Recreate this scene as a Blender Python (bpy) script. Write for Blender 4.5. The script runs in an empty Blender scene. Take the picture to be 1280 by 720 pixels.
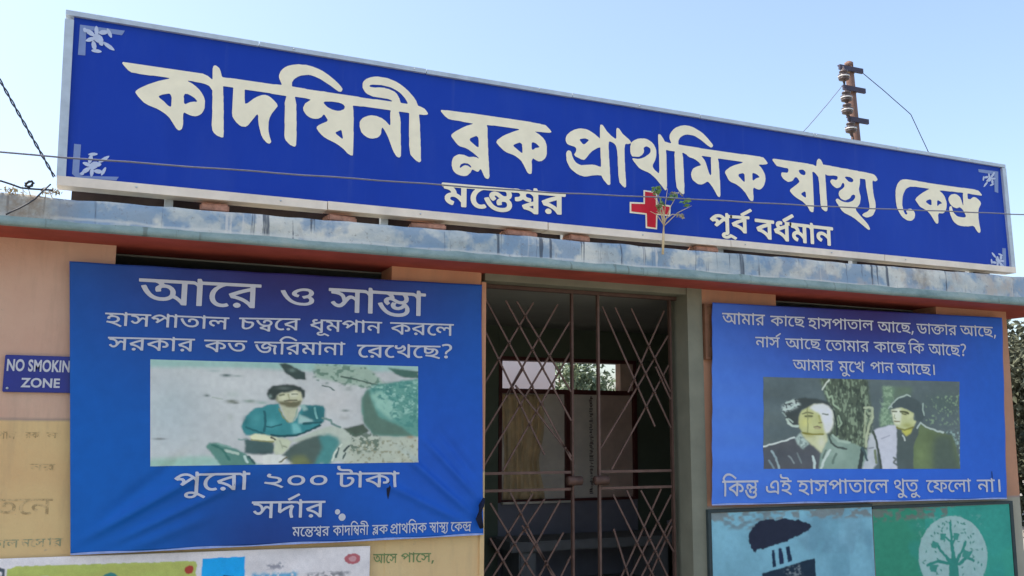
import bpy, bmesh, math, random
import numpy as np
from mathutils import Vector, Matrix

random.seed(7)
rng = np.random.default_rng(11)
SC = bpy.context.scene
COL = SC.collection
R = math.radians

# ------------------------------------------------------------------ camera
FPX, PITCH, YAW, ROLL = 1161.724, 0.149286, 0.407947, 0.004181
cam_d = bpy.data.cameras.new('camera')
cam_d.sensor_width = 36.0
cam_d.lens = 36.0 * FPX / 1280.0
cam_d.clip_start = 0.05
cam_d.clip_end = 3000
cam_o = bpy.data.objects.new('camera', cam_d)
COL.objects.link(cam_o)
fw = Vector((math.sin(YAW) * math.cos(PITCH), math.cos(YAW) * math.cos(PITCH), math.sin(PITCH)))
rt = fw.cross(Vector((0, 0, 1))).normalized()
up = rt.cross(fw)
rt2 = rt * math.cos(ROLL) + up * math.sin(ROLL)
up2 = up * math.cos(ROLL) - rt * math.sin(ROLL)
m = Matrix((rt2, up2, -fw)).transposed().to_4x4()
m.translation = Vector((0, 0, 1.6))
cam_o.matrix_world = m
SC.camera = cam_o

# ------------------------------------------------------------------ sky, sun, exposure
SUN_EL, SUN_AZ = R(60), R(-70)          # azimuth clockwise from +Y (the far side of the building)
w = bpy.data.worlds.new('World')
SC.world = w
w.use_nodes = True
wn = w.node_tree
wn.nodes.clear()
sky = wn.nodes.new('ShaderNodeTexSky')
sky.sky_type = 'NISHITA'
sky.sun_disc = False
sky.sun_elevation = SUN_EL
sky.sun_rotation = SUN_AZ
sky.air_density = 1.0
sky.dust_density = 3.0
sky.ozone_density = 1.0
bg = wn.nodes.new('ShaderNodeBackground')
bg.inputs['Strength'].default_value = 0.15
wo = wn.nodes.new('ShaderNodeOutputWorld')
wn.links.new(sky.outputs[0], bg.inputs[0])
wn.links.new(bg.outputs[0], wo.inputs[0])
sd = bpy.data.lights.new('sun', 'SUN')
sd.energy = 2.2
sd.angle = R(0.5)
sd.color = (1.0, 0.95, 0.87)
so = bpy.data.objects.new('sun', sd)
COL.objects.link(so)
sdir = Vector((math.sin(SUN_AZ) * math.cos(SUN_EL), math.cos(SUN_AZ) * math.cos(SUN_EL), math.sin(SUN_EL)))
so.rotation_euler = sdir.to_track_quat('Z', 'Y').to_euler()
SC.view_settings.view_transform = 'Standard'
SC.view_settings.look = 'None'
SC.view_settings.gamma = 1.0
SC.view_settings.exposure = 1.12

# ------------------------------------------------------------------ helpers
def lin(c):
    c = np.asarray(c, float) / 255.0
    return np.where(c <= 0.04045, c / 12.92, ((c + 0.055) / 1.055) ** 2.4)

def L(r, g, b):
    v = lin((r, g, b))
    return (float(v[0]), float(v[1]), float(v[2]), 1.0)

class NT:
    def __init__(s, name):
        s.m = bpy.data.materials.new(name); s.m.use_nodes = True
        s.n = s.m.node_tree.nodes; s.l = s.m.node_tree.links
        s.b = s.n['Principled BSDF']
        s.tc = s.n.new('ShaderNodeTexCoord').outputs['Object']
    def noise(s, scale, detail=4, rough=.55, stretch=None, vec=None):
        v = vec or s.tc
        if stretch:
            mp = s.n.new('ShaderNodeMapping'); mp.inputs['Scale'].default_value = stretch
            s.l.new(v, mp.inputs[0]); v = mp.outputs[0]
        t = s.n.new('ShaderNodeTexNoise'); t.inputs['Scale'].default_value = scale
        t.inputs['Detail'].default_value = detail; t.inputs['Roughness'].default_value = rough
        s.l.new(v, t.inputs['Vector']); return t.outputs['Fac']
    def ramp(s, fac, stops):
        r = s.n.new('ShaderNodeValToRGB'); e = r.color_ramp.elements
        while len(e) < len(stops): e.new(.5)
        for i, (p, c) in enumerate(stops):
            e[i].position = p
            e[i].color = c if not isinstance(c, (int, float)) else (c, c, c, 1)
        s.l.new(fac, r.inputs[0]); return r.outputs[0]
    def mix(s, fac, a, b, mode='MIX'):
        x = s.n.new('ShaderNodeMix'); x.data_type = 'RGBA'; x.blend_type = mode
        for sock, v in ((x.inputs[0], fac), (x.inputs[6], a), (x.inputs[7], b)):
            if isinstance(v, (tuple, list)): sock.default_value = v
            elif isinstance(v, (int, float)): sock.default_value = v
            else: s.l.new(v, sock)
        return x.outputs[2]
    def sep(s, axis):
        x = s.n.new('ShaderNodeSeparateXYZ'); s.l.new(s.tc, x.inputs[0]); return x.outputs[axis]
    def mth(s, op, a, b=0.0, clamp=False):
        x = s.n.new('ShaderNodeMath'); x.operation = op; x.use_clamp = clamp
        for i, v in enumerate((a, b)):
            if isinstance(v, (int, float)): x.inputs[i].default_value = v
            else: s.l.new(v, x.inputs[i])
        return x.outputs[0]
    def bump(s, h, strength=.3, dist=.01):
        b = s.n.new('ShaderNodeBump'); b.inputs['Strength'].default_value = strength
        b.inputs['Distance'].default_value = dist
        s.l.new(h, b.inputs['Height']); s.l.new(b.outputs[0], s.b.inputs['Normal'])
    def fin(s, col, rough=.8, metal=0, spec=.3):
        if isinstance(col, tuple): s.b.inputs['Base Color'].default_value = col
        else: s.l.new(col, s.b.inputs['Base Color'])
        if isinstance(rough, (int, float)): s.b.inputs['Roughness'].default_value = rough
        else: s.l.new(rough, s.b.inputs['Roughness'])
        s.b.inputs['Metallic'].default_value = metal
        s.b.inputs['Specular IOR Level'].default_value = spec
        return s.m

def simple(name, col, rough=.7, var=.12, scale=9, metal=0, bump=.1, spec=.3):
    t = NT(name); n = t.noise(scale, 5, .6)
    lo = tuple(c * (1 - var) for c in col[:3]) + (1,); hi = tuple(min(1, c * (1 + var)) for c in col[:3]) + (1,)
    c = t.ramp(n, [(.3, lo), (.7, hi)])
    t.bump(t.noise(scale * 8, 3), bump, .004)
    return t.fin(c, rough, metal, spec)

def tag(o, label=None, cat=None, group=None, kind=None):
    if label: o['label'] = label
    if cat: o['category'] = cat
    if group: o['group'] = group
    if kind: o['kind'] = kind
    return o

def link(name, me, mat=None, parent=None):
    o = bpy.data.objects.new(name, me); COL.objects.link(o)
    if mat is not None and not me.materials: me.materials.append(mat)
    if parent is not None: o.parent = parent
    return o

def thing(name, label, cat, group=None, loc=(0, 0, 0)):
    o = bpy.data.objects.new(name, None); COL.objects.link(o); o.location = loc
    o.empty_display_size = .1
    return tag(o, label, cat, group)

class MB:
    def __init__(s): s.bm = bmesh.new()
    def box(s, x0, x1, y0, y1, z0, z1, bev=0):
        vs = [s.bm.verts.new((x, y, z)) for z in (z0, z1) for y in (y0, y1) for x in (x0, x1)]
        F = [(0, 2, 3, 1), (4, 5, 7, 6), (0, 1, 5, 4), (2, 6, 7, 3), (0, 4, 6, 2), (1, 3, 7, 5)]
        fs = [s.bm.faces.new([vs[i] for i in f]) for f in F]
        if bev:
            es = set(e for f in fs for e in f.edges)
            bmesh.ops.bevel(s.bm, geom=list(es), offset=bev, segments=2, affect='EDGES')
        return s
    def hexa(s, P):     # 8 points: bottom 4 (ccw), top 4
        v = [s.bm.verts.new(p) for p in P]
        for f in [(3, 2, 1, 0), (4, 5, 6, 7), (0, 1, 5, 4), (1, 2, 6, 5), (2, 3, 7, 6), (3, 0, 4, 7)]:
            s.bm.faces.new([v[i] for i in f])
        return s
    def tube(s, pts, r, seg=8, cap=True):
        pts = [Vector(p) for p in pts]; rings = []
        rr = r if isinstance(r, (list, tuple)) else [r] * len(pts)
        for i, p in enumerate(pts):
            d = (pts[min(i + 1, len(pts) - 1)] - pts[max(i - 1, 0)]).normalized()
            a = d.cross(Vector((0, 0, 1)))
            if a.length < .05: a = d.cross(Vector((0, 1, 0)))
            a.normalize(); b = d.cross(a)
            rings.append([s.bm.verts.new(p + (a * math.cos(2 * math.pi * k / seg) + b * math.sin(2 * math.pi * k / seg)) * rr[i]) for k in range(seg)])
        for A, B in zip(rings, rings[1:]):
            for k in range(seg):
                f = s.bm.faces.new((A[k], A[(k + 1) % seg], B[(k + 1) % seg], B[k])); f.smooth = True
        if cap:
            s.bm.faces.new(rings[0][::-1]); s.bm.faces.new(rings[-1])
        return s
    def lathe(s, c, prof, seg=16, axis=Vector((0, 0, 1))):
        a = axis.normalized(); u = a.orthogonal().normalized(); v = a.cross(u); rings = []
        for r_, h in prof:
            rings.append([s.bm.verts.new(Vector(c) + a * h + (u * math.cos(2 * math.pi * k / seg) + v * math.sin(2 * math.pi * k / seg)) * r_) for k in range(seg)])
        for A, B in zip(rings, rings[1:]):
            for k in range(seg):
                f = s.bm.faces.new((A[k], A[(k + 1) % seg], B[(k + 1) % seg], B[k])); f.smooth = True
        s.bm.faces.new(rings[0][::-1]); s.bm.faces.new(rings[-1])
        return s
    def build(s, name, mat, parent=None):
        bmesh.ops.recalc_face_normals(s.bm, faces=s.bm.faces)
        me = bpy.data.meshes.new(name); s.bm.to_mesh(me); s.bm.free()
        return link(name, me, mat, parent)

def fill_mesh(contour_sets, matfn):
    """flat filled outlines -> list of (x, y) triangles; each set is filled even-odd, lifted by its own small layer"""
    V, F = [], []
    for layer, cs in contour_sets:
        cu = bpy.data.curves.new('outline', 'CURVE'); cu.dimensions = '2D'; cu.fill_mode = 'BOTH'
        for c in cs:
            sp = cu.splines.new('POLY'); sp.points.add(len(c) - 1); sp.use_cyclic_u = True
            sp.points.foreach_set('co', [k for p in c for k in (p[0], p[1], 0, 1)])
        ob = bpy.data.objects.new('outline', cu)
        me = bpy.data.meshes.new_from_object(ob)
        n = len(V)
        V += [matfn(v.co.x, v.co.y, layer) for v in me.vertices]
        F += [[n + i for i in p.vertices] for p in me.polygons]
        bpy.data.objects.remove(ob); bpy.data.curves.remove(cu); bpy.data.meshes.remove(me)
    return V, F

def pmesh(name, V, F, mat, parent=None):
    me = bpy.data.meshes.new(name); me.from_pydata([tuple(v) for v in V], [], F); me.update()
    # face the street (-Y)
    bm = bmesh.new(); bm.from_mesh(me)
    bmesh.ops.triangulate(bm, faces=bm.faces)
    for f in bm.faces:
        f.normal_update()
        if f.normal.y > 0: f.normal_flip()
    bm.to_mesh(me); bm.free()
    return link(name, me, mat, parent)

def parse(s):
    return [[tuple(map(float, p.split(','))) for p in c.split(' ')] for c in s.split(';')]

# glyph outlines (1000 units per em; head line at 622, foot at 0), two weights
GLYPH={
'ka_m':(807,'414,-7 405,2 391,30 360,74 326,112 291,142 230,183 182,207 138,223 102,232 86,233 74,240 61,258 31,338 34,344 50,355 170,419 266,463 346,495 402,513 408,522 406,542 398,544 -2,544 -12,550 -16,558 -16,614 -7,626 6,628 806,628 814,627 822,619 824,558 818,548 810,544 510,544 502,542 500,526 506,517 558,507 622,483 671,454 694,436 724,406 747,374 763,334 768,314 768,262 763,242 751,214 732,190 706,169 690,161 658,152 574,153 564,162 560,170 560,206 565,234 574,243 618,240 642,245 662,254 671,270 676,290 671,322 659,350 646,366 618,387 578,407 554,415 518,424 502,424 500,414 500,6 494,-4 486,-8;401,146 406,145 408,154 408,410 406,418 398,419 374,411 278,371 159,310 162,304 202,291 266,259 310,231 354,196'),
'kha_m':(696,'526,-7 512,6 470,60 418,112 378,143 334,171 278,199 218,219 170,229 158,241 153,254 136,322 140,334 150,340 198,344 258,357 302,373 338,396 359,426 368,458 368,474 357,514 354,518 350,518 294,460 246,433 214,424 202,424 150,424 118,433 89,450 68,470 57,486 45,514 40,542 44,582 57,618 69,634 78,635 134,619 152,610 153,606 140,574 141,530 150,517 178,508 214,513 234,521 247,530 262,542 278,561 305,606 318,619 342,627 370,632 378,628 392,614 427,570 447,530 455,506 456,438 451,418 443,398 431,378 398,340 354,309 290,282 294,278 350,255 422,211 442,196 510,129 515,130 516,138 517,686 530,696 574,695 587,682 606,630 698,628 710,619 712,558 706,548 698,544 614,544 608,538 607,2 594,-8'),
'ca_m':(567,'210,17 178,25 154,37 134,52 113,78 97,110 88,150 88,538 82,544 -2,544 -10,548 -16,558 -15,618 -6,627 2,628 574,627 584,614 584,558 578,548 570,544 190,544 182,542 181,530 205,494 238,461 270,445 298,436 326,432 402,432 434,427 458,419 482,404 506,379 519,354 524,334 524,274 511,222 499,194 483,166 444,114 422,92 383,62 330,33 290,21 262,16;224,106 262,104 298,113 346,141 374,164 407,210 419,234 428,266 428,314 419,330 398,339 338,340 326,344 306,344 262,357 234,369 194,399 182,403 180,394 180,166 185,142 193,122 206,113'),
'cha_m':(687,'646,-55 550,-9 438,31 346,55 282,68 206,80 186,80 174,84 150,84 140,90 137,94 136,106 140,142 145,162 154,171 166,172 242,160 330,160 342,164 366,164 406,173 430,181 462,197 496,222 519,258 528,286 527,342 515,370 498,388 470,403 462,404 456,398 456,362 451,342 435,310 424,294 402,272 374,249 314,221 278,212 258,212 246,208 210,208 186,212 146,225 122,244 101,270 89,298 84,322 84,538 78,544 -2,544 -10,548 -15,554 -16,570 -16,614 -10,624 2,628 682,628 694,627 700,622 704,614 704,558 698,548 690,544 194,544 181,542 185,534 218,509 266,492 306,488 374,488 390,492 438,492 494,483 514,475 550,455 590,415 607,386 619,350 624,322 624,294 620,282 620,266 611,234 590,197 576,178 554,156 522,133 474,110 473,106 574,71 638,43 682,20 689,10 687,2 658,-47 651,-54;204,298 266,296 298,305 314,313 342,332 355,350 364,370 362,398 346,404 298,404 250,413 226,421 202,433 182,447 178,447 176,438 176,338 185,310 194,301'),
'ja_m':(917,'758,-12 753,-6 745,18 729,82 716,166 716,270 724,318 740,370 740,378 710,384 686,384 646,393 610,405 578,421 548,442 504,486 486,511 478,517 462,511 409,478 390,464 364,438 349,410 344,394 344,370 350,353 362,341 378,336 406,336 426,341 462,357 522,403 606,375 619,362 636,298 636,218 631,198 619,166 592,126 554,93 514,73 474,61 442,56 362,56 306,69 266,85 205,126 160,170 141,194 109,242 61,342 24,454 23,462 28,470 34,475 94,491 102,491 108,486 115,478 141,394 161,342 193,278 214,245 228,226 262,193 310,165 346,153 374,148 438,148 478,157 515,178 523,186 539,218 544,238 543,302 538,303 514,285 466,261 434,252 418,252 406,248 378,248 350,253 306,273 276,302 261,326 252,354 252,410 261,438 282,475 330,524 351,538 352,542 338,544 -2,544 -12,550 -16,558 -16,614 -12,622 -6,627 6,628 918,628 930,624 936,614 936,558 930,548 922,544 586,544 573,542 573,538 584,522 609,502 662,477 706,468 806,467 819,454 851,394 821,314 812,270 812,242 808,226 808,178 812,166 812,138 816,126 816,110 843,10 834,1 818,-3 778,-12'),
'ta_m':(707,'362,45 310,57 250,85 202,120 168,154 150,177 113,230 73,310 57,350 25,450 23,466 29,474 94,492 106,491 112,486 153,362 189,282 222,229 236,210 266,180 294,161 330,145 366,136 450,136 494,149 526,168 543,190 559,226 564,250 564,306 555,342 543,366 532,382 514,400 486,415 470,419 426,420 406,415 390,406 381,390 376,374 376,362 384,326 378,316 362,309 338,304 314,300 302,301 294,309 289,318 280,362 281,402 285,418 300,446 333,478 362,495 414,508 462,508 506,499 550,479 586,452 614,419 643,366 656,310 656,234 651,210 635,166 615,134 571,90 546,73 510,57 454,44;-6,545 -16,558 -16,614 -12,622 -2,628 706,628 718,624 724,614 724,558 718,548 710,544'),
'tta_m':(567,'210,17 170,29 154,37 134,52 113,78 97,110 88,150 88,538 82,544 -2,544 -10,548 -16,558 -15,618 -6,627 2,628 378,628 386,632 384,650 372,674 362,683 350,687 322,692 166,692 134,696 102,705 57,730 32,754 21,770 9,794 0,826 0,898 8,914 18,920 78,916 88,910 92,902 88,882 88,858 93,830 106,805 122,793 170,780 322,780 334,776 358,776 402,763 430,744 455,714 467,686 472,666 472,646 478,630 570,628 578,624 584,614 584,558 578,548 570,544 190,544 182,542 180,530 180,170 189,130 198,117 230,104 262,104 286,109 322,125 343,138 376,166 407,210 423,246 432,286 432,302 427,326 419,342 406,351 386,356 350,356 318,351 314,352 308,362 300,410 301,426 310,435 338,444 358,444 374,448 402,448 442,439 467,426 502,391 515,366 524,334 524,274 507,210 491,178 466,141 444,114 422,92 383,62 330,33 290,21 262,16'),
'tha_m':(645,'474,-7 460,6 422,56 366,112 330,139 274,175 234,195 166,219 118,229 109,238 85,326 88,334 98,340 150,344 194,353 250,373 270,385 292,406 299,418 311,454 312,470 307,498 299,514 283,530 266,539 218,548 194,548 158,539 136,526 125,506 124,498 125,482 133,466 154,452 157,446 156,442 116,386 106,379 98,381 50,429 37,454 32,474 32,522 41,546 56,570 78,592 94,603 134,623 174,632 250,632 274,627 318,611 346,592 378,559 395,530 408,482 408,446 403,422 395,402 383,378 368,358 331,326 306,309 241,282 242,278 310,247 358,219 422,168 454,132 462,128 464,142 465,686 478,696 526,695 535,686 553,634 558,629 650,628 663,618 664,558 658,548 650,544 566,544 560,538 559,2 546,-8'),
'da_m':(603,'446,-12 437,-2 433,10 416,78 404,146 404,182 400,194 400,246 404,262 404,286 425,374 422,376 414,375 370,351 301,306 222,244 146,172 138,170 89,202 76,214 72,222 72,538 66,544 -2,544 -12,550 -16,558 -16,614 -7,626 6,628 602,628 610,627 618,619 620,558 614,548 606,544 178,544 170,542 168,538 168,322 170,313 174,313 253,378 302,411 390,459 466,491 474,492 482,488 544,426 545,418 521,366 513,342 500,286 496,254 496,158 500,142 500,122 528,14 518,1 462,-12'),
'dha_m':(596,'426,-7 414,5 368,74 314,128 294,143 246,175 190,203 134,223 98,232 86,232 78,236 65,250 37,318 31,338 37,346 154,414 152,422 136,438 113,470 104,494 100,530 105,554 117,578 130,595 154,615 178,627 210,636 270,636 290,631 299,622 300,594 296,582 296,558 290,548 282,544 226,544 206,535 201,530 196,510 201,486 210,474 238,456 258,461 326,491 414,522 416,530 416,614 426,627 602,628 615,618 616,558 607,546 514,544 508,538 508,6 502,-4 494,-8;409,146 414,145 416,154 416,414 414,424 406,424 378,415 298,383 190,331 155,310 158,305 190,295 246,271 310,235 362,196'),
'na_m':(604,'434,-7 424,6 423,210 404,234 362,276 314,311 266,335 222,344 206,344 174,335 158,327 146,315 136,282 136,262 145,238 169,214 206,195 219,182 215,170 187,118 174,107 142,121 117,138 88,162 57,202 45,230 40,254 40,310 53,346 62,359 98,396 114,407 138,419 170,428 194,432 222,432 254,427 294,415 322,403 366,375 414,332 422,329 424,358 424,534 422,542 414,544 -2,544 -12,550 -16,558 -16,614 -7,626 6,628 606,628 614,627 622,619 624,558 618,548 610,544 522,544 516,538 516,6 510,-4 502,-8'),
'pa_m':(716,'546,-7 537,2 536,10 536,362 502,411 486,428 482,427 450,400 250,208 226,191 206,204 163,250 191,282 207,314 212,334 212,350 202,375 194,383 178,388 138,388 98,375 54,412 18,449 17,454 22,463 70,520 130,576 170,603 210,623 262,636 326,636 350,631 386,619 431,594 478,556 512,518 530,500 534,499 536,510 536,682 546,695 590,696 598,692 607,682 624,634 630,628 722,628 735,618 736,558 727,546 634,544 628,538 628,6 622,-4 614,-8;293,370 298,369 302,372 422,488 425,494 418,504 390,523 358,539 322,548 278,548 238,539 206,523 178,504 156,482 153,478 154,473 198,472 218,467 238,459 258,444 283,410 291,386'),
'pha_m':(838,'446,-7 432,6 408,38 358,88 298,131 214,171 150,191 98,201 85,206 74,217 41,298 44,306 54,315 98,343 226,409 233,414 233,418 202,439 162,459 122,475 46,496 41,506 55,534 56,542 -2,544 -15,554 -16,614 -7,626 6,628 838,628 846,627 854,619 856,558 850,548 842,544 214,544 196,542 197,538 210,529 250,507 287,482 306,468 340,434 344,426 348,402 348,382 344,374 334,365 174,287 167,282 167,278 238,255 274,239 326,211 370,180 430,125 434,124 436,134 436,498 437,506 446,515 518,516 534,512 554,512 610,499 662,479 703,454 750,412 775,378 791,346 800,310 800,270 795,246 787,226 770,200 743,174 710,157 686,152 606,153 594,160 588,170 592,182 593,230 606,240 658,240 678,245 692,254 699,262 704,278 704,314 699,334 684,358 666,376 650,387 610,407 586,415 546,424 530,422 528,410 528,6 522,-4 514,-8'),
'ma_m':(622,'450,-7 440,6 439,114 392,178 350,224 314,251 278,267 246,272 214,272 198,267 170,251 157,222 157,190 172,158 194,141 242,119 249,110 227,38 222,32 218,29 210,29 158,53 130,72 90,113 69,150 60,178 60,238 65,258 78,283 92,302 113,322 154,347 206,362 208,370 199,402 187,426 162,451 130,467 106,475 62,484 46,484 36,490 32,502 36,522 36,542 -2,544 -15,554 -16,614 -7,626 6,628 622,628 630,627 638,619 640,558 634,548 626,544 542,544 536,538 535,2 522,-8;437,250 443,250 444,262 440,290 440,534 438,542 426,544 206,544 191,542 193,538 219,522 250,496 275,462 295,418 304,378 304,358 308,350 358,323 375,310 400,290'),
'ra_m':(596,'166,-11 150,-4 125,22 116,46 117,62 125,82 142,103 170,119 198,119 219,110 243,86 252,66 251,34 242,17 222,-3 202,-12;426,-7 414,5 368,74 314,128 294,143 246,175 190,203 134,223 98,232 86,232 78,236 66,249 61,258 31,338 37,346 70,367 198,435 286,475 414,522 416,530 414,542 406,544 -2,544 -12,550 -16,558 -16,614 -7,626 6,628 598,628 606,627 614,619 616,558 610,548 602,544 514,544 508,538 508,6 502,-4 494,-8;409,146 414,145 416,154 416,414 414,424 406,424 378,415 298,383 190,331 155,310 158,305 190,295 246,271 310,235 362,196'),
'la_m':(731,'562,-7 553,2 552,10 552,314 531,342 502,363 470,372 458,372 438,367 422,359 417,354 408,334 408,278 404,270 398,265 382,260 346,260 338,261 326,273 323,294 311,326 292,354 270,371 238,384 194,384 174,379 154,366 141,346 136,330 136,302 145,274 156,258 169,246 202,225 238,211 247,202 247,194 227,138 220,126 210,120 194,125 138,153 102,180 84,198 61,230 49,254 40,290 40,350 57,394 90,432 110,447 134,459 174,472 246,472 290,459 306,451 358,411 374,428 394,443 410,451 442,460 462,460 490,455 518,443 546,425 550,425 552,450 552,534 550,542 538,544 -2,544 -12,550 -16,558 -16,614 -10,624 2,628 726,628 738,627 744,622 748,614 748,562 747,554 742,548 734,544 650,544 644,538 643,2 630,-8'),
'sa_m':(682,'514,-7 505,2 504,10 504,314 479,346 454,363 438,368 430,367 410,359 400,350 369,302 315,206 294,177 258,140 230,125 210,120 170,120 138,129 122,137 102,152 68,186 41,222 31,242 45,258 78,279 90,285 98,284 110,271 141,226 166,213 190,212 206,217 224,230 255,274 260,286 260,298 243,378 235,402 220,426 190,451 162,463 114,476 50,484 42,488 32,502 37,542 -2,544 -15,554 -16,614 -10,624 2,628 678,628 690,627 696,622 700,614 700,562 699,554 694,548 686,544 602,544 596,538 595,2 582,-8;318,394 322,392 326,396 336,410 369,442 398,456 434,456 450,451 474,439 498,421 502,421 504,446 504,534 502,542 490,544 214,544 195,542 197,538 251,510 284,478 307,438'),
'ha_m':(530,'490,-68 414,-13 346,31 246,83 198,103 138,123 50,145 42,153 40,166 52,218 56,226 62,229 102,220 146,216 158,212 238,212 278,217 326,233 354,253 367,274 376,302 376,338 371,358 354,386 338,399 322,407 282,420 206,420 178,411 165,402 156,378 156,358 160,342 154,332 134,325 90,316 81,318 69,334 64,354 64,406 69,422 80,442 108,470 126,483 150,493 153,502 134,523 114,535 94,543 -2,544 -10,548 -16,558 -16,610 -15,618 -7,626 2,628 530,628 538,627 546,619 548,558 542,548 534,544 242,544 233,542 233,538 254,509 326,499 366,483 399,462 438,423 463,378 472,342 472,302 463,266 451,238 436,218 402,184 383,170 346,153 309,142 310,138 316,134 382,103 450,63 499,30 544,-6 544,-14 532,-30 500,-66 494,-69'),
'dda_m':(712,'382,17 358,20 310,33 250,61 210,92 176,126 158,149 117,210 73,302 33,418 23,458 24,466 34,475 94,491 102,491 112,482 157,342 173,302 205,238 242,185 266,160 306,133 346,117 390,108 438,108 462,112 494,121 518,133 546,160 563,190 572,222 572,270 567,298 555,330 550,332 548,330 487,270 446,245 418,236 374,236 362,237 338,245 322,256 294,285 277,322 272,350 272,534 270,542 262,544 -6,545 -15,554 -16,570 -16,614 -6,627 710,628 718,627 727,618 728,558 722,548 714,544 374,544 366,542 364,534 364,358 369,338 374,330 386,324 402,324 434,337 450,348 484,382 514,423 529,438 542,444 586,448 594,444 603,434 639,366 655,318 664,266 664,218 655,174 647,154 622,109 582,68 554,49 522,33 498,25 446,16'),
'a_m':(893,'722,-7 709,6 695,34 678,59 640,106 599,142 570,161 523,122 494,105 462,93 414,84 342,84 302,93 250,113 202,144 172,170 140,206 101,262 85,290 65,330 29,418 23,442 29,450 90,471 98,472 106,468 115,454 145,374 177,310 201,270 220,246 246,220 266,205 310,185 350,176 414,176 438,181 474,197 496,214 515,250 520,270 520,330 511,362 490,395 466,411 442,420 394,419 374,411 365,398 360,370 367,334 362,328 350,320 286,309 278,317 273,326 264,362 264,410 278,443 327,490 320,506 298,527 258,544 -6,545 -16,558 -16,614 -12,622 -6,627 6,628 894,628 906,624 911,618 912,602 912,558 906,548 898,544 814,544 808,538 807,2 794,-8;710,142 714,141 715,146 712,162 712,530 710,542 698,544 414,544 404,542 405,534 422,510 478,499 514,483 534,468 574,427 599,382 612,334 614,294 609,238 644,210'),
'aa_m':(1158,'722,-7 709,6 695,34 678,59 640,106 599,142 570,161 523,122 494,105 462,93 414,84 342,84 302,93 250,113 202,144 172,170 140,206 101,262 85,290 65,330 29,418 23,442 29,450 90,471 98,472 106,468 115,454 145,374 177,310 201,270 220,246 246,220 266,205 310,185 350,176 414,176 438,181 474,197 496,214 515,250 520,270 520,330 511,362 490,395 466,411 442,420 394,419 374,411 365,398 360,370 367,334 362,328 350,320 286,309 278,317 273,326 264,362 264,410 278,443 327,490 320,506 298,527 258,544 -6,545 -16,558 -16,614 -12,622 -6,627 2,628 914,628 934,623 950,615 974,593 978,593 980,602 976,618 976,682 986,695 998,696 1034,696 1042,692 1051,678 1065,634 1070,629 1162,628 1170,624 1175,618 1176,602 1176,558 1170,548 1162,544 1078,544 1072,538 1072,10 1070,1 1058,-8 990,-8 982,-4 976,6 975,486 956,518 942,531 926,539 906,544 818,544 810,542 808,534 808,6 802,-4 794,-8;710,142 714,141 715,146 712,162 712,530 710,542 698,544 414,544 404,542 405,534 422,510 478,499 514,483 534,468 574,427 599,382 612,334 614,294 609,238 644,210'),
'i_m':(530,'490,-68 414,-13 346,31 246,83 198,103 138,123 50,145 41,154 40,166 53,222 62,229 102,220 146,216 158,212 238,212 278,217 326,233 354,253 367,274 376,302 376,338 371,358 354,386 338,399 322,407 282,420 210,420 178,411 165,402 156,378 156,358 160,342 151,330 90,316 82,317 73,326 64,358 64,406 69,422 80,442 108,470 126,483 150,493 153,502 134,523 114,535 94,543 -7,546 -16,558 -16,614 -12,622 -6,627 2,628 338,628 346,630 348,646 336,674 314,687 286,692 146,692 86,705 41,730 16,754 5,770 -7,794 -15,822 -16,898 -11,910 -2,919 18,920 30,916 62,916 72,910 76,902 72,882 72,858 77,830 90,805 106,793 154,780 286,780 298,776 322,776 354,767 382,752 415,718 431,682 438,630 534,628 547,618 548,558 542,548 534,544 242,544 233,542 233,538 254,509 326,499 366,483 399,462 438,423 463,378 472,342 472,302 463,266 451,238 436,218 402,184 383,170 346,153 309,142 310,138 316,134 382,103 450,63 499,30 544,-6 544,-14 532,-30 500,-66 494,-69'),
'e_m':(758,'594,-7 585,2 571,34 560,50 546,63 518,75 494,80 458,80 442,76 414,76 402,72 350,68 338,64 226,64 198,69 158,81 114,105 77,142 57,174 45,206 40,230 40,318 50,375 58,383 74,384 86,380 130,376 140,370 140,350 132,310 132,254 137,230 156,190 170,177 202,161 246,152 310,152 410,168 494,168 530,159 562,143 578,129 582,129 584,142 584,454 580,470 580,506 575,522 566,536 554,543 534,548 490,548 458,539 426,523 389,494 369,470 353,442 345,422 340,398 345,370 353,362 362,357 382,352 406,352 426,356 434,355 440,350 444,342 448,286 447,278 438,269 422,264 350,264 330,269 290,292 272,310 261,326 249,358 248,422 253,442 265,470 277,494 298,523 346,572 390,603 422,619 446,627 494,636 542,636 566,632 594,623 614,611 644,586 663,558 671,534 676,506 676,10 672,-2 662,-8'),
'o_m':(738,'402,37 346,49 314,61 282,77 222,120 184,158 129,234 77,334 33,458 21,506 30,515 94,535 102,535 108,530 115,518 161,378 205,286 248,222 289,182 326,157 374,137 414,128 498,129 538,141 554,149 570,162 587,190 591,206 591,246 587,262 579,278 566,294 554,303 546,303 490,277 481,278 470,289 465,298 443,354 450,363 490,377 530,397 562,421 575,442 584,474 583,494 572,526 558,539 534,548 474,548 442,539 414,527 393,514 364,490 349,470 341,454 341,426 350,413 386,400 391,394 392,386 375,326 362,315 346,317 314,329 298,337 272,358 257,378 249,394 244,414 244,450 249,470 265,502 288,534 318,564 342,583 374,603 434,627 474,636 542,636 566,631 606,615 630,596 648,578 659,562 671,538 675,522 680,494 680,474 671,430 655,398 628,366 626,358 652,330 663,314 675,294 683,270 688,250 688,202 679,162 667,138 640,102 598,69 566,53 530,41 498,36'),
'aavowelsign_m':(266,'98,-7 89,2 88,10 88,462 71,502 54,524 38,535 -6,545 -14,553 -16,614 -6,627 22,628 54,615 82,593 86,593 89,686 102,696 142,696 150,692 159,682 169,646 178,630 270,628 278,624 284,614 284,558 278,548 270,544 190,544 182,542 180,538 180,6 174,-4 166,-8'),
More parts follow.
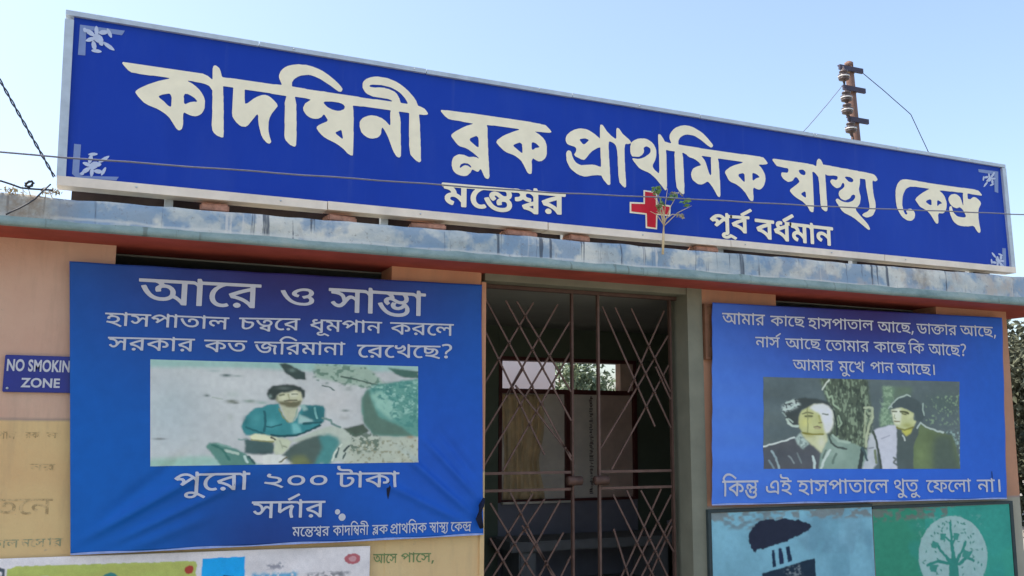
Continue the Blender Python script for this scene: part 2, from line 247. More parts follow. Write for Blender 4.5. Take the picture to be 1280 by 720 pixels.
'ivowelsign_m':(266,'98,-7 89,2 88,10 88,538 86,542 78,544 -2,544 -15,554 -16,614 -10,624 -2,628 63,630 63,634 55,646 21,690 13,706 53,770 102,832 149,874 206,907 246,919 274,924 354,924 406,915 446,903 486,887 546,855 619,806 690,752 708,734 708,726 676,682 662,671 579,734 506,783 430,819 382,832 366,832 354,836 298,836 254,827 210,807 168,774 125,714 117,698 117,686 138,657 162,629 270,628 278,624 284,614 284,558 278,548 270,544 190,544 182,542 180,538 180,6 174,-4 166,-8'),
'iivowelsign_m':(266,'98,-7 89,2 88,10 88,538 86,542 78,544 -2,544 -12,550 -16,558 -16,614 -10,624 -2,628 78,628 84,634 84,650 79,670 67,706 51,734 23,766 -6,787 -46,807 -94,823 -162,836 -190,836 -206,840 -306,840 -318,836 -342,836 -370,831 -402,823 -426,811 -432,802 -430,782 -406,773 -242,772 -186,763 -166,755 -145,742 -120,718 -105,694 -96,666 -92,642 -92,622 -98,612 -106,608 -166,609 -175,618 -177,642 -187,666 -190,670 -206,679 -230,684 -394,684 -458,697 -498,720 -510,733 -523,754 -528,770 -528,806 -523,822 -512,842 -478,876 -462,887 -414,907 -378,916 -314,924 -186,924 -174,920 -122,916 -34,895 -2,883 46,859 82,832 120,794 135,774 159,730 175,678 182,630 270,628 283,618 284,558 278,548 270,544 186,544 180,538 180,6 174,-4 166,-8'),
'evowelsign_m':(346,'230,-11 178,5 150,21 118,48 94,77 73,110 57,150 44,202 44,226 40,238 40,278 44,290 44,318 53,358 69,402 97,454 118,483 174,538 175,542 -6,545 -15,554 -16,570 -16,614 -6,627 346,628 354,627 363,618 364,562 362,553 354,545 334,543 310,535 278,519 246,496 204,454 181,422 157,374 149,354 140,318 136,278 136,230 140,218 140,202 149,166 165,134 176,118 206,93 234,81 258,76 282,76 306,81 346,97 359,86 387,38 387,30 375,18 354,5 334,-3 294,-12'),
'uvowelsign_m':(0,'38,-275 -49,-206 -98,-173 -110,-168 -130,-199 -154,-228 -186,-251 -210,-263 -246,-272 -258,-272 -314,-272 -346,-263 -386,-240 -408,-218 -419,-202 -428,-174 -428,-130 -423,-110 -408,-86 -386,-64 -346,-41 -306,-32 -242,-32 -186,-43 -180,-38 -180,2 -171,14 -162,16 -98,15 -88,2 -86,-86 23,-158 78,-200 92,-214 93,-218 87,-230 64,-258 47,-274;-308,-194 -270,-196 -246,-191 -230,-183 -217,-174 -205,-158 -193,-134 -194,-126 -206,-121 -250,-112 -302,-112 -326,-121 -339,-134 -344,-150 -343,-162 -334,-182'),
'uuvowelsign_m':(0,'118,-275 22,-213 -18,-193 -30,-197 -74,-227 -122,-244 -142,-248 -198,-248 -238,-239 -275,-218 -299,-194 -311,-170 -316,-150 -316,-122 -311,-106 -296,-78 -266,-53 -242,-41 -218,-33 -202,-32 -182,-26 -179,6 -170,15 -98,15 -88,2 -88,-54 -106,-83 -126,-107 -186,-108 -214,-117 -223,-126 -228,-138 -222,-158 -206,-167 -186,-172 -166,-172 -142,-167 -102,-151 -70,-128 -42,-100 -38,-97 -30,-97 62,-145 168,-214 168,-222 140,-258 126,-272'),
'reph_m':(0,'-214,640 -258,702 -256,710 -246,720 62,919 70,921 84,910 113,866 115,858 110,852 -202,641 -210,639'),
'nata_m':(721,'398,-63 390,-60 362,-60 290,-43 230,-15 186,16 128,74 93,122 49,202 33,238 19,282 25,290 34,295 90,312 102,312 111,298 129,250 157,194 190,141 204,122 238,88 258,73 294,53 338,37 386,28 450,28 462,32 478,32 510,41 538,57 550,69 563,90 572,122 572,166 567,186 555,210 540,226 518,239 498,244 450,244 434,239 418,223 412,206 412,178 419,154 416,146 410,141 390,136 346,128 338,129 330,137 325,146 316,186 316,222 321,242 338,271 356,290 374,303 402,317 402,322 373,342 306,399 286,408 258,407 249,402 241,394 240,362 249,342 277,306 226,252 222,249 214,249 180,282 153,322 140,362 140,398 145,418 157,442 190,475 222,491 242,496 286,496 310,491 350,471 429,406 458,389 482,380 526,381 550,392 564,418 564,470 551,506 538,527 522,544 -2,544 -12,550 -16,558 -16,614 -6,627 722,628 730,627 739,618 740,558 731,546 635,542 634,538 651,498 660,454 660,426 655,398 647,374 632,350 603,322 575,306 575,302 594,288 630,251 651,214 659,190 664,170 664,110 659,86 643,46 628,22 590,-16 542,-43 478,-60 458,-60 442,-64'),
'shaba_m':(682,'510,-51 471,-14 422,19 362,47 261,74 249,86 225,138 219,158 226,168 242,179 334,227 450,279 502,298 504,306 504,438 495,458 478,483 458,508 434,527 410,539 378,548 346,548 318,539 300,526 289,506 284,486 284,458 289,442 302,420 314,409 338,397 374,388 398,387 410,383 419,374 420,350 416,334 416,306 406,293 390,292 362,297 330,305 302,317 262,344 230,378 186,332 158,313 106,296 82,292 54,293 44,306 41,374 50,383 110,393 150,412 159,422 171,450 172,486 167,502 156,522 146,531 118,543 98,548 54,548 14,540 -2,540 -11,558 -12,586 -16,598 -15,618 -7,626 6,632 38,636 106,636 126,631 150,623 174,611 194,596 226,562 270,608 294,623 338,636 390,636 442,619 463,606 498,577 502,577 505,686 518,696 554,696 562,695 571,686 594,630 686,628 696,622 700,614 700,562 699,554 694,548 686,544 602,544 596,538 595,-42 582,-52;493,62 502,60 504,66 504,198 502,205 486,203 446,187 358,147 344,138 346,134 402,115 438,99'),
'maba_m':(613,'438,-7 408,22 399,34 371,58 330,87 274,115 226,131 198,137 189,142 181,150 149,218 147,226 154,235 242,287 288,310 293,314 293,318 250,345 210,375 174,391 158,392 138,383 133,374 132,358 137,342 165,306 114,252 106,248 98,252 68,282 53,302 36,342 36,394 45,418 62,440 86,459 110,471 130,476 150,477 152,486 147,498 130,520 114,531 86,543 -2,544 -10,548 -16,558 -16,610 -15,618 -7,626 6,628 614,628 622,627 630,619 632,558 623,546 530,544 522,540 543,486 548,462 548,426 543,398 535,374 520,350 520,6 514,-4 506,-8;425,110 430,109 432,118 428,138 428,278 426,288 418,287 322,239 266,206 266,201 302,187 378,147 407,126;360,382 370,380 414,381 434,389 447,402 456,434 456,454 447,490 431,522 420,538 414,543 406,544 234,544 225,542 247,494 252,470 252,450 256,442 322,397'),
'bala_m':(603,'174,-91 138,-75 106,-55 82,-36 57,-6 45,18 36,58 36,74 45,110 64,142 81,158 106,175 138,187 166,192 190,192 230,183 254,171 271,158 302,126 306,126 334,151 358,160 386,161 387,166 374,180 342,203 266,243 222,259 170,272 129,278 117,294 89,362 87,374 98,387 214,443 354,499 414,517 422,522 424,538 422,542 414,544 -2,544 -12,550 -16,558 -15,618 -6,627 2,628 610,627 620,614 620,558 614,548 606,544 522,544 516,538 515,-42 506,-51 498,-52 438,-52 428,-46 424,-34 424,58 422,62 410,71 386,76 374,76 362,71 352,54 352,10 348,2 342,-3 318,-8 290,-8 277,2 273,10 267,42 251,74 238,88 230,95 210,103 190,108 174,108 142,94 133,78 132,62 133,46 148,22 162,13 202,-5 213,-18 187,-82 179,-90;417,242 422,240 424,250 424,418 422,426 414,427 354,407 254,367 222,350 222,345 278,327 338,299 371,278'),
'para_m':(755,'586,-51 577,-42 563,-10 552,6 530,23 510,31 486,36 446,36 434,32 402,32 334,20 222,20 194,24 150,37 110,57 72,94 61,110 45,146 36,198 36,230 44,282 50,292 58,295 98,288 118,288 136,278 137,274 132,246 132,190 137,166 146,149 162,132 190,117 226,108 322,108 390,120 418,120 430,124 470,124 502,119 526,111 550,99 570,85 575,86 576,358 571,370 550,399 526,426 522,426 506,416 306,224 266,190 258,192 204,246 204,254 224,274 235,290 247,318 248,358 238,378 218,388 178,388 138,375 108,398 60,446 56,454 60,462 96,506 146,556 202,599 250,623 298,636 362,636 390,631 434,615 475,590 500,570 560,510 569,498 574,497 576,506 576,682 586,695 630,696 638,692 647,682 661,638 666,630 758,628 771,618 772,558 766,548 758,544 674,544 668,538 668,-38 662,-48 654,-52;333,374 338,373 342,376 430,460 444,470 464,490 465,494 462,500 430,523 406,535 382,543 358,548 314,548 278,539 238,519 196,486 190,478 194,472 238,472 270,463 282,456 315,422 327,398'),
'saba_m':(720,'542,-7 490,48 442,83 406,103 370,119 306,137 294,144 285,154 253,222 256,230 286,251 392,310 398,316 395,322 370,340 352,358 326,395 322,397 318,395 294,349 250,305 210,292 178,292 146,301 122,313 102,328 68,362 33,410 33,418 45,430 94,458 98,458 110,447 126,421 146,397 178,384 194,384 218,393 234,409 247,434 260,494 260,522 264,534 262,542 254,544 -6,545 -16,558 -16,614 -10,624 2,628 714,628 726,627 732,622 736,614 736,562 735,554 730,548 722,544 638,544 634,538 643,518 656,474 656,414 647,378 628,346 627,2 614,-8;528,114 534,113 536,122 536,278 534,288 514,283 450,251 373,206 374,201 458,163 490,143;472,382 482,380 526,381 550,394 563,418 563,470 555,494 534,531 526,540 518,544 362,544 354,542 352,534 365,490 381,454 398,429 422,404 438,393'),
'satha_m':(721,'658,-119 602,-85 522,-45 482,-29 394,-1 298,20 286,20 276,26 276,46 285,94 298,105 362,92 386,92 398,88 446,88 506,97 542,113 555,126 563,142 568,162 568,174 559,206 546,224 518,239 474,248 450,248 426,243 406,235 397,222 392,206 397,170 394,164 374,157 330,148 317,150 309,158 300,194 300,234 305,250 318,271 338,292 354,303 392,322 391,326 356,354 326,392 322,396 318,394 294,349 250,305 210,292 178,292 146,301 122,313 102,328 68,362 41,398 32,414 36,422 46,431 94,458 98,458 110,447 126,421 146,397 178,384 194,384 218,393 234,409 247,434 260,494 260,522 264,534 262,542 254,544 -6,545 -16,558 -16,614 -10,624 2,628 718,628 730,627 736,622 740,614 740,562 739,554 734,548 726,544 635,542 634,538 643,518 656,474 656,410 651,390 643,370 632,354 603,326 571,306 573,302 614,272 643,234 651,218 660,186 660,150 651,118 636,90 599,54 554,30 553,26 666,-29 698,-49 706,-57 708,-62 703,-74 678,-111 666,-121;472,382 482,380 526,381 550,394 563,418 563,470 555,494 534,531 526,540 518,544 362,544 354,542 352,534 365,490 381,454 398,429 422,404 438,393'),
'yapostform_m':(255,'-10,-59 -19,-50 -23,-38 -36,6 -36,18 -26,27 34,45 66,64 80,78 91,94 104,138 104,210 76,338 76,354 72,366 72,422 81,470 97,506 119,538 119,542 -6,545 -16,558 -15,618 -6,627 2,628 262,627 272,614 271,554 262,545 230,543 204,518 177,474 168,438 168,354 192,246 200,182 200,146 196,134 196,118 183,70 175,54 152,22 114,-11 62,-39 14,-55'),
'nadara_m':(896,'738,-64 715,-22 695,-2 666,11 630,20 582,20 466,-4 442,-4 426,-8 390,-8 378,-4 362,-4 318,9 281,30 248,62 225,102 216,134 216,202 220,222 230,236 242,240 254,236 278,236 302,232 312,226 315,218 308,190 308,154 313,130 328,106 338,97 354,89 394,80 426,80 438,84 454,84 538,104 554,104 566,108 614,108 646,103 702,81 704,94 696,142 696,278 705,326 720,374 718,377 670,355 589,302 506,236 438,172 430,170 377,206 369,214 367,302 338,332 298,363 262,383 214,396 198,396 178,391 158,383 145,370 136,346 136,326 150,293 186,268 189,258 159,206 148,190 142,187 122,197 105,210 76,238 61,258 45,290 40,310 40,366 45,386 57,410 86,444 114,463 142,475 190,484 238,480 290,463 335,434 358,412 366,411 368,418 368,538 366,542 358,544 -2,544 -12,550 -16,558 -16,614 -12,622 -6,627 6,628 894,628 906,624 912,614 912,558 906,548 898,544 470,544 462,542 460,538 460,322 462,312 471,314 525,362 602,415 702,467 758,491 766,492 774,488 839,422 813,362 801,326 792,282 792,258 788,242 788,142 792,126 792,98 800,50 821,-38 815,-46 806,-51 754,-64'),
'mabha_m':(724,'398,-59 390,-56 362,-56 290,-39 230,-11 186,20 128,78 93,126 69,166 33,242 20,278 20,290 34,299 70,311 94,317 102,316 111,302 129,254 161,190 204,126 238,92 278,65 302,53 362,36 390,32 454,32 502,41 526,49 547,62 567,82 580,114 580,170 573,194 566,198 534,168 506,149 462,132 442,128 402,128 378,133 346,145 330,156 312,174 297,194 289,214 284,242 284,262 288,282 305,326 318,339 384,322 382,326 310,379 294,387 274,392 262,391 246,385 242,382 236,366 245,338 254,325 268,314 270,306 216,250 210,247 206,248 176,278 149,318 140,346 140,390 154,423 189,458 230,475 257,478 258,482 247,506 226,527 186,544 -6,545 -15,554 -16,570 -16,614 -6,627 726,628 734,627 743,618 744,558 735,546 634,544 628,542 628,538 639,514 652,470 652,414 643,378 631,354 596,318 595,314 610,303 643,254 659,222 672,178 672,106 663,70 651,46 632,18 614,0 582,-23 558,-35 526,-47 482,-56 458,-56 442,-60;412,214 430,212 450,217 486,237 496,246 519,278 522,286 521,290 454,296 402,314 389,294 381,270 380,242 390,224;468,382 478,380 518,381 546,394 555,410 560,426 560,458 547,502 528,534 518,543 510,544 338,544 329,542 351,498 356,478 356,450 360,442 414,405 454,385'),
'taba_m':(660,'450,-83 403,-42 366,-17 290,19 218,39 198,41 182,57 157,110 153,130 162,139 190,155 269,194 269,198 230,213 181,242 158,260 108,314 77,362 49,418 23,486 24,494 29,498 78,515 98,520 103,518 115,502 137,442 161,394 192,346 226,312 242,301 282,281 334,268 426,268 462,277 486,289 502,305 515,330 520,350 520,378 515,398 507,414 490,432 475,442 438,452 406,452 386,447 370,438 367,434 360,414 360,390 364,374 358,364 338,356 294,348 286,349 278,357 273,366 268,386 268,442 273,458 285,478 313,506 346,523 402,536 434,536 446,532 462,532 494,523 526,507 542,496 582,455 603,414 612,374 612,346 603,306 587,274 576,258 541,226 536,218 536,-70 530,-80 522,-84;437,26 442,25 444,34 444,70 440,86 438,180 418,175 370,155 279,110 282,104 322,91 382,63;-6,545 -16,558 -16,614 -12,622 -2,628 662,628 674,624 680,614 680,558 674,548 666,544'),
'kata_m':(930,'398,-7 390,-4 370,-4 306,13 258,37 237,50 198,80 168,110 117,178 73,262 53,310 21,410 22,415 30,424 98,447 106,444 115,430 141,346 169,278 201,218 232,174 273,134 314,109 342,97 374,89 414,84 458,84 514,97 546,116 559,138 564,154 564,186 559,202 546,224 538,231 526,233 482,213 458,205 450,213 445,222 421,278 422,283 430,291 470,305 532,338 551,362 556,382 555,410 548,426 535,438 526,443 506,448 458,448 430,443 406,435 353,406 333,386 325,370 323,354 325,346 333,338 362,331 370,323 371,318 351,250 342,241 322,245 298,253 270,268 241,298 233,314 228,334 229,374 249,418 272,446 313,482 374,515 410,527 458,536 514,536 542,531 566,523 595,506 626,475 646,440 682,463 714,475 734,480 786,480 818,471 842,459 880,422 895,394 900,374 899,318 891,290 879,266 834,220 810,205 758,181 742,176 732,182 709,246 709,254 718,263 766,281 792,298 807,318 812,338 811,354 798,382 766,396 734,395 706,387 682,375 652,350 610,299 605,290 608,282 628,262 647,234 660,198 662,170 659,134 651,110 630,73 595,38 542,9 494,-4 478,-4 466,-8;-6,545 -16,558 -16,614 -12,622 -2,628 930,628 942,624 948,614 948,558 942,548 934,544'),
'natu_m':(706,'386,-119 334,-111 270,-91 218,-63 178,-32 140,6 122,29 81,90 49,158 28,218 32,226 42,235 98,252 110,252 123,230 141,182 169,126 193,86 226,46 265,14 286,1 326,-15 390,-28 450,-28 494,-19 514,-11 535,6 548,38 547,62 535,90 518,101 462,77 454,77 445,86 419,154 426,163 450,169 502,193 524,210 535,230 536,238 536,266 526,284 498,296 442,296 386,279 352,258 336,242 329,230 329,206 338,197 363,190 372,182 376,174 359,114 346,101 338,101 302,113 286,121 266,136 245,162 232,202 232,218 237,242 253,274 298,320 326,340 327,346 324,350 267,398 250,407 222,408 210,403 200,390 201,358 209,342 237,306 188,254 178,248 170,252 140,282 117,314 105,342 100,366 101,402 105,418 118,443 150,475 182,491 202,496 250,496 278,487 310,471 389,406 426,385 442,380 470,380 482,380 498,385 514,397 524,418 524,470 511,506 498,527 482,544 -2,544 -12,550 -16,558 -16,614 -6,627 706,628 714,627 723,618 724,558 714,545 602,544 595,542 594,538 611,498 620,454 620,434 615,402 607,378 587,346 610,323 627,294 632,278 632,230 619,190 591,154 627,110 643,70 644,18 635,-10 618,-39 592,-66 578,-79 550,-95 506,-111 458,-120'),
'ba_m':(596,'426,-7 414,5 368,74 314,128 294,143 246,175 190,203 134,223 98,232 86,232 78,236 66,249 61,258 31,338 37,346 70,367 198,435 286,475 414,522 416,530 414,542 406,544 -2,544 -12,550 -16,558 -16,614 -7,626 6,628 598,628 606,627 614,619 616,558 610,548 602,544 514,544 508,538 508,6 502,-4 494,-8;409,146 414,145 416,154 416,414 414,424 406,424 378,415 298,383 190,331 155,310 158,305 190,295 246,271 310,235 362,196'),
'two_m':(592,'506,-31 497,-26 447,14 382,59 342,83 294,107 198,143 142,159 78,173 60,182 60,202 69,246 74,255 82,263 142,248 166,244 194,244 206,240 266,240 282,244 310,244 350,253 370,261 396,282 407,298 411,310 412,350 407,366 398,379 382,391 342,407 230,433 198,445 165,462 134,493 125,506 120,522 120,558 137,598 166,636 174,637 186,631 222,611 236,598 236,590 229,582 220,562 220,538 226,529 254,517 370,491 414,475 442,459 462,444 482,419 495,398 503,378 508,354 508,318 499,286 487,262 472,242 442,212 423,198 390,181 358,171 355,166 446,115 483,90 556,34 558,30 556,22 516,-26'),
'zero_m':(592,'250,85 202,97 166,113 141,130 128,142 114,157 93,186 81,210 73,234 64,282 64,338 77,398 97,442 116,470 153,506 170,519 194,531 226,543 270,552 330,552 378,543 402,535 426,523 466,492 495,454 507,430 515,410 528,350 528,294 519,250 503,206 482,173 438,128 410,109 370,93 326,84;252,174 318,172 342,177 378,196 400,218 415,242 427,278 432,310 432,338 427,370 415,406 398,431 378,447 362,455 326,464 274,464 254,459 226,447 210,436 193,418 173,382 164,350 160,314 164,270 173,238 189,210 202,196 226,181'),
'comma_m':(263,'50,-127 41,-118 40,-110 64,-10 85,114 98,124 190,123 198,115 203,106 203,94 171,-2 123,-114 114,-124 106,-128'),
'question_m':(518,'206,-19 182,-4 165,18 160,42 160,74 165,90 172,102 186,116 206,127 246,128 262,123 288,98 295,86 300,62 300,46 291,14 270,-8 250,-19;194,193 184,206 184,262 197,310 220,346 318,440 339,470 352,510 352,562 347,582 327,614 298,631 278,636 214,636 194,632 154,619 102,597 94,605 89,614 65,674 74,684 86,691 174,723 226,732 278,732 302,728 346,715 374,699 402,676 427,646 447,602 452,578 452,502 443,466 418,421 396,394 294,296 281,278 273,262 268,242 268,218 260,198 250,192'),
'dandadeva_m':(379,'194,-7 185,2 184,10 184,614 188,622 198,628 270,628 280,622 284,610 284,6 278,-4 270,-8'),
'ma_b':(622,'450,-23 432,-14 424,6 423,106 382,163 356,194 315,230 278,251 258,256 210,255 185,242 172,218 173,190 184,170 206,153 254,131 264,118 266,110 263,98 239,26 231,18 210,13 186,21 146,41 118,60 78,101 57,138 44,178 44,238 53,270 66,295 98,332 142,359 186,373 189,378 188,386 174,415 150,439 106,459 62,468 42,469 24,478 16,498 18,526 -18,533 -27,542 -31,554 -32,614 -27,630 -19,638 2,644 622,644 642,639 650,631 656,614 656,562 648,538 642,533 626,528 558,528 552,522 551,2 544,-14 526,-23;417,298 422,297 424,306 424,518 422,526 410,528 254,528 245,526 248,518 264,506 279,486 303,442 315,402 322,361 370,335'),
'evowelsign_b':(346,'230,-27 198,-19 166,-7 138,9 110,32 73,78 61,98 49,126 32,182 28,202 28,226 24,238 24,278 28,290 28,318 32,338 49,394 73,446 94,479 131,522 131,526 122,528 -2,528 -19,534 -27,542 -32,558 -32,610 -27,630 -18,639 2,644 346,644 366,639 375,630 380,614 380,562 372,538 354,529 322,523 277,498 258,484 216,442 193,410 169,362 157,322 152,290 152,230 156,218 156,202 165,170 185,134 205,114 226,101 262,92 282,92 306,97 342,113 358,111 371,98 395,58 403,38 403,30 399,18 387,6 358,-11 334,-19 294,-28'),
'nata_b':(721,'398,-79 390,-76 362,-76 318,-67 278,-55 218,-27 174,4 116,62 89,98 57,150 21,226 5,270 2,282 4,290 10,300 22,307 90,328 98,330 110,327 119,318 141,262 185,178 216,134 250,100 269,86 314,61 338,53 386,44 450,44 498,53 514,61 536,78 551,102 556,122 555,170 543,198 526,216 498,228 446,227 432,214 428,206 428,178 435,150 426,132 394,121 346,112 326,117 318,125 313,134 305,162 300,186 300,222 309,254 317,270 328,286 344,302 367,318 369,322 367,326 294,387 282,392 262,391 256,382 257,362 262,353 291,318 294,306 291,294 238,240 222,233 214,233 202,237 194,244 168,270 145,302 137,318 124,362 124,398 133,430 145,454 177,486 210,503 238,511 282,512 322,503 362,483 441,418 478,397 526,397 540,406 548,422 548,470 539,494 524,518 510,528 -6,529 -24,538 -32,558 -32,614 -27,630 -18,639 2,644 722,644 742,639 751,630 756,614 756,562 748,538 742,533 726,528 659,526 658,522 667,498 676,454 676,426 671,398 655,354 644,338 607,302 640,266 651,250 663,226 680,170 680,110 675,86 659,42 640,10 602,-28 554,-55 518,-67 478,-76 458,-76 442,-80'),
'shaba_b':(682,'510,-67 494,-60 462,-28 442,-13 418,3 378,23 338,39 274,53 249,62 237,74 205,146 202,158 205,170 218,183 274,215 390,270 392,274 382,279 330,289 298,301 270,317 230,349 195,318 170,301 126,285 82,276 62,276 42,281 34,289 28,306 28,346 24,358 24,370 29,386 38,395 50,399 110,409 135,422 147,434 155,450 156,486 147,506 138,516 118,527 102,531 50,532 2,522 -14,528 -19,534 -27,558 -28,586 -32,598 -31,618 -27,630 -19,638 2,647 34,652 106,652 162,635 178,627 226,591 261,622 282,635 338,652 390,652 410,647 446,635 482,613 486,613 488,682 494,699 502,707 518,712 554,712 574,707 582,699 601,650 606,645 686,644 702,639 710,631 716,614 716,562 708,538 702,533 686,528 618,528 612,522 611,-42 604,-58 586,-67;477,94 486,92 488,98 488,174 486,182 478,183 458,175 389,142 388,138 392,134 450,111;430,290 446,293 478,305 486,310 488,314 487,438 467,470 448,494 422,515 398,527 378,532 346,532 330,527 316,518 305,502 300,486 301,454 312,434 334,417 374,404 398,403 422,395 428,390 436,366'),
'ra_b':(596,'166,-27 141,-18 114,9 101,42 100,58 109,86 126,112 158,131 174,136 194,136 230,123 254,99 268,66 268,38 255,6 234,-15 202,-28;426,-23 414,-19 404,-10 356,62 302,116 282,131 234,163 178,191 134,207 98,216 82,217 66,224 54,237 49,246 14,338 17,350 26,359 130,419 238,471 366,522 369,526 350,528 -6,529 -24,538 -32,558 -32,614 -27,630 -19,638 2,644 598,644 618,639 626,631 632,614 632,562 624,538 618,533 602,528 530,528 524,522 523,2 516,-14 498,-23;393,190 398,189 400,198 400,394 398,402 390,403 310,371 195,314 198,308 258,283 322,247 374,208'),
'pa_b':(716,'546,-23 528,-14 520,6 520,354 490,399 482,402 462,388 262,196 238,177 226,174 214,177 194,192 152,234 147,246 149,262 178,293 191,314 196,334 196,350 188,366 178,372 134,372 106,360 98,358 86,361 42,400 5,438 1,450 5,466 28,498 90,564 121,590 158,615 198,635 242,648 262,652 326,652 350,647 398,631 422,619 459,594 514,544 518,543 520,554 520,682 525,698 530,704 554,712 590,712 610,704 619,694 638,646 722,644 738,639 747,630 752,614 752,562 744,538 738,533 722,528 650,528 644,522 643,2 636,-14 618,-23;304,402 310,404 396,486 400,494 396,498 378,511 342,527 322,532 282,532 242,523 218,511 194,494 194,489 250,471 270,456 295,422 300,406'),
'uuvowelsign_b':(0,'118,-291 98,-283 50,-249 10,-225 -18,-212 -62,-239 -118,-259 -142,-264 -202,-264 -250,-251 -290,-228 -310,-207 -323,-182 -332,-150 -332,-138 -332,-122 -323,-94 -308,-66 -278,-41 -254,-29 -218,-17 -198,-14 -191,18 -182,27 -166,32 -154,32 -102,32 -86,27 -77,18 -72,2 -72,-54 -77,-70 -94,-95 -114,-119 -130,-124 -190,-125 -208,-134 -211,-142 -210,-146 -186,-156 -166,-156 -142,-151 -122,-143 -101,-130 -50,-85 -34,-80 -18,-85 74,-133 114,-157 182,-205 186,-218 184,-226 170,-247 138,-284'),
'ba_b':(596,'426,-23 414,-19 404,-10 356,62 302,116 282,131 234,163 178,191 134,207 98,216 82,217 66,224 54,237 49,246 14,338 17,350 26,359 130,419 238,471 366,522 369,526 350,528 -6,529 -24,538 -32,558 -32,614 -27,630 -19,638 2,644 598,644 618,639 626,631 632,614 632,562 624,538 618,533 602,528 530,528 524,522 523,2 516,-14 498,-23;393,190 398,189 400,198 400,394 398,402 390,403 310,371 195,314 198,308 258,283 322,247 374,208'),
'reph_b':(0,'-222,625 -230,633 -271,690 -275,706 -271,718 -258,732 50,931 62,936 74,937 83,934 96,922 127,874 131,858 122,840 -190,629 -210,622'),
'dha_b':(596,'426,-23 414,-19 404,-10 356,62 302,116 282,131 234,163 178,191 134,207 98,216 82,217 66,224 54,237 49,246 17,326 14,338 17,350 22,356 58,379 122,413 126,418 119,434 101,458 93,478 84,514 84,530 93,566 105,590 118,607 142,627 166,639 210,652 270,652 302,643 311,634 316,618 316,594 312,582 312,558 304,538 298,533 282,528 230,528 218,523 213,518 214,497 222,486 242,473 398,534 400,614 405,630 414,639 434,644 598,644 618,639 627,630 632,614 632,562 624,538 618,533 602,528 530,528 524,522 523,2 516,-14 498,-23;393,190 398,189 400,198 400,394 398,402 390,403 310,371 195,314 198,308 258,283 322,247 374,208'),
'aavowelsign_b':(266,'98,-23 80,-14 72,6 72,462 59,490 39,514 26,523 -18,533 -26,541 -32,558 -32,614 -24,634 -18,639 -2,644 22,644 66,628 70,628 72,682 80,702 86,707 102,712 142,712 158,707 170,695 185,650 190,645 270,644 290,636 295,630 300,614 300,558 295,542 286,533 270,528 202,528 196,522 196,6 188,-14 170,-23'),
'na_b':(604,'434,-23 416,-14 408,6 407,202 392,222 350,264 302,299 262,319 222,328 206,328 186,323 169,314 157,302 152,278 152,262 157,250 181,226 222,204 231,194 235,182 231,166 199,106 187,94 178,91 162,93 130,109 78,148 45,190 37,206 24,250 24,310 41,358 49,370 90,411 126,431 150,439 206,448 222,448 270,439 334,415 378,387 394,373 406,369 408,394 408,518 406,526 398,528 -6,529 -24,538 -32,558 -32,614 -27,630 -19,638 2,644 606,644 626,639 634,631 640,614 640,562 632,538 626,533 610,528 538,528 532,522 531,2 524,-14 506,-23')}
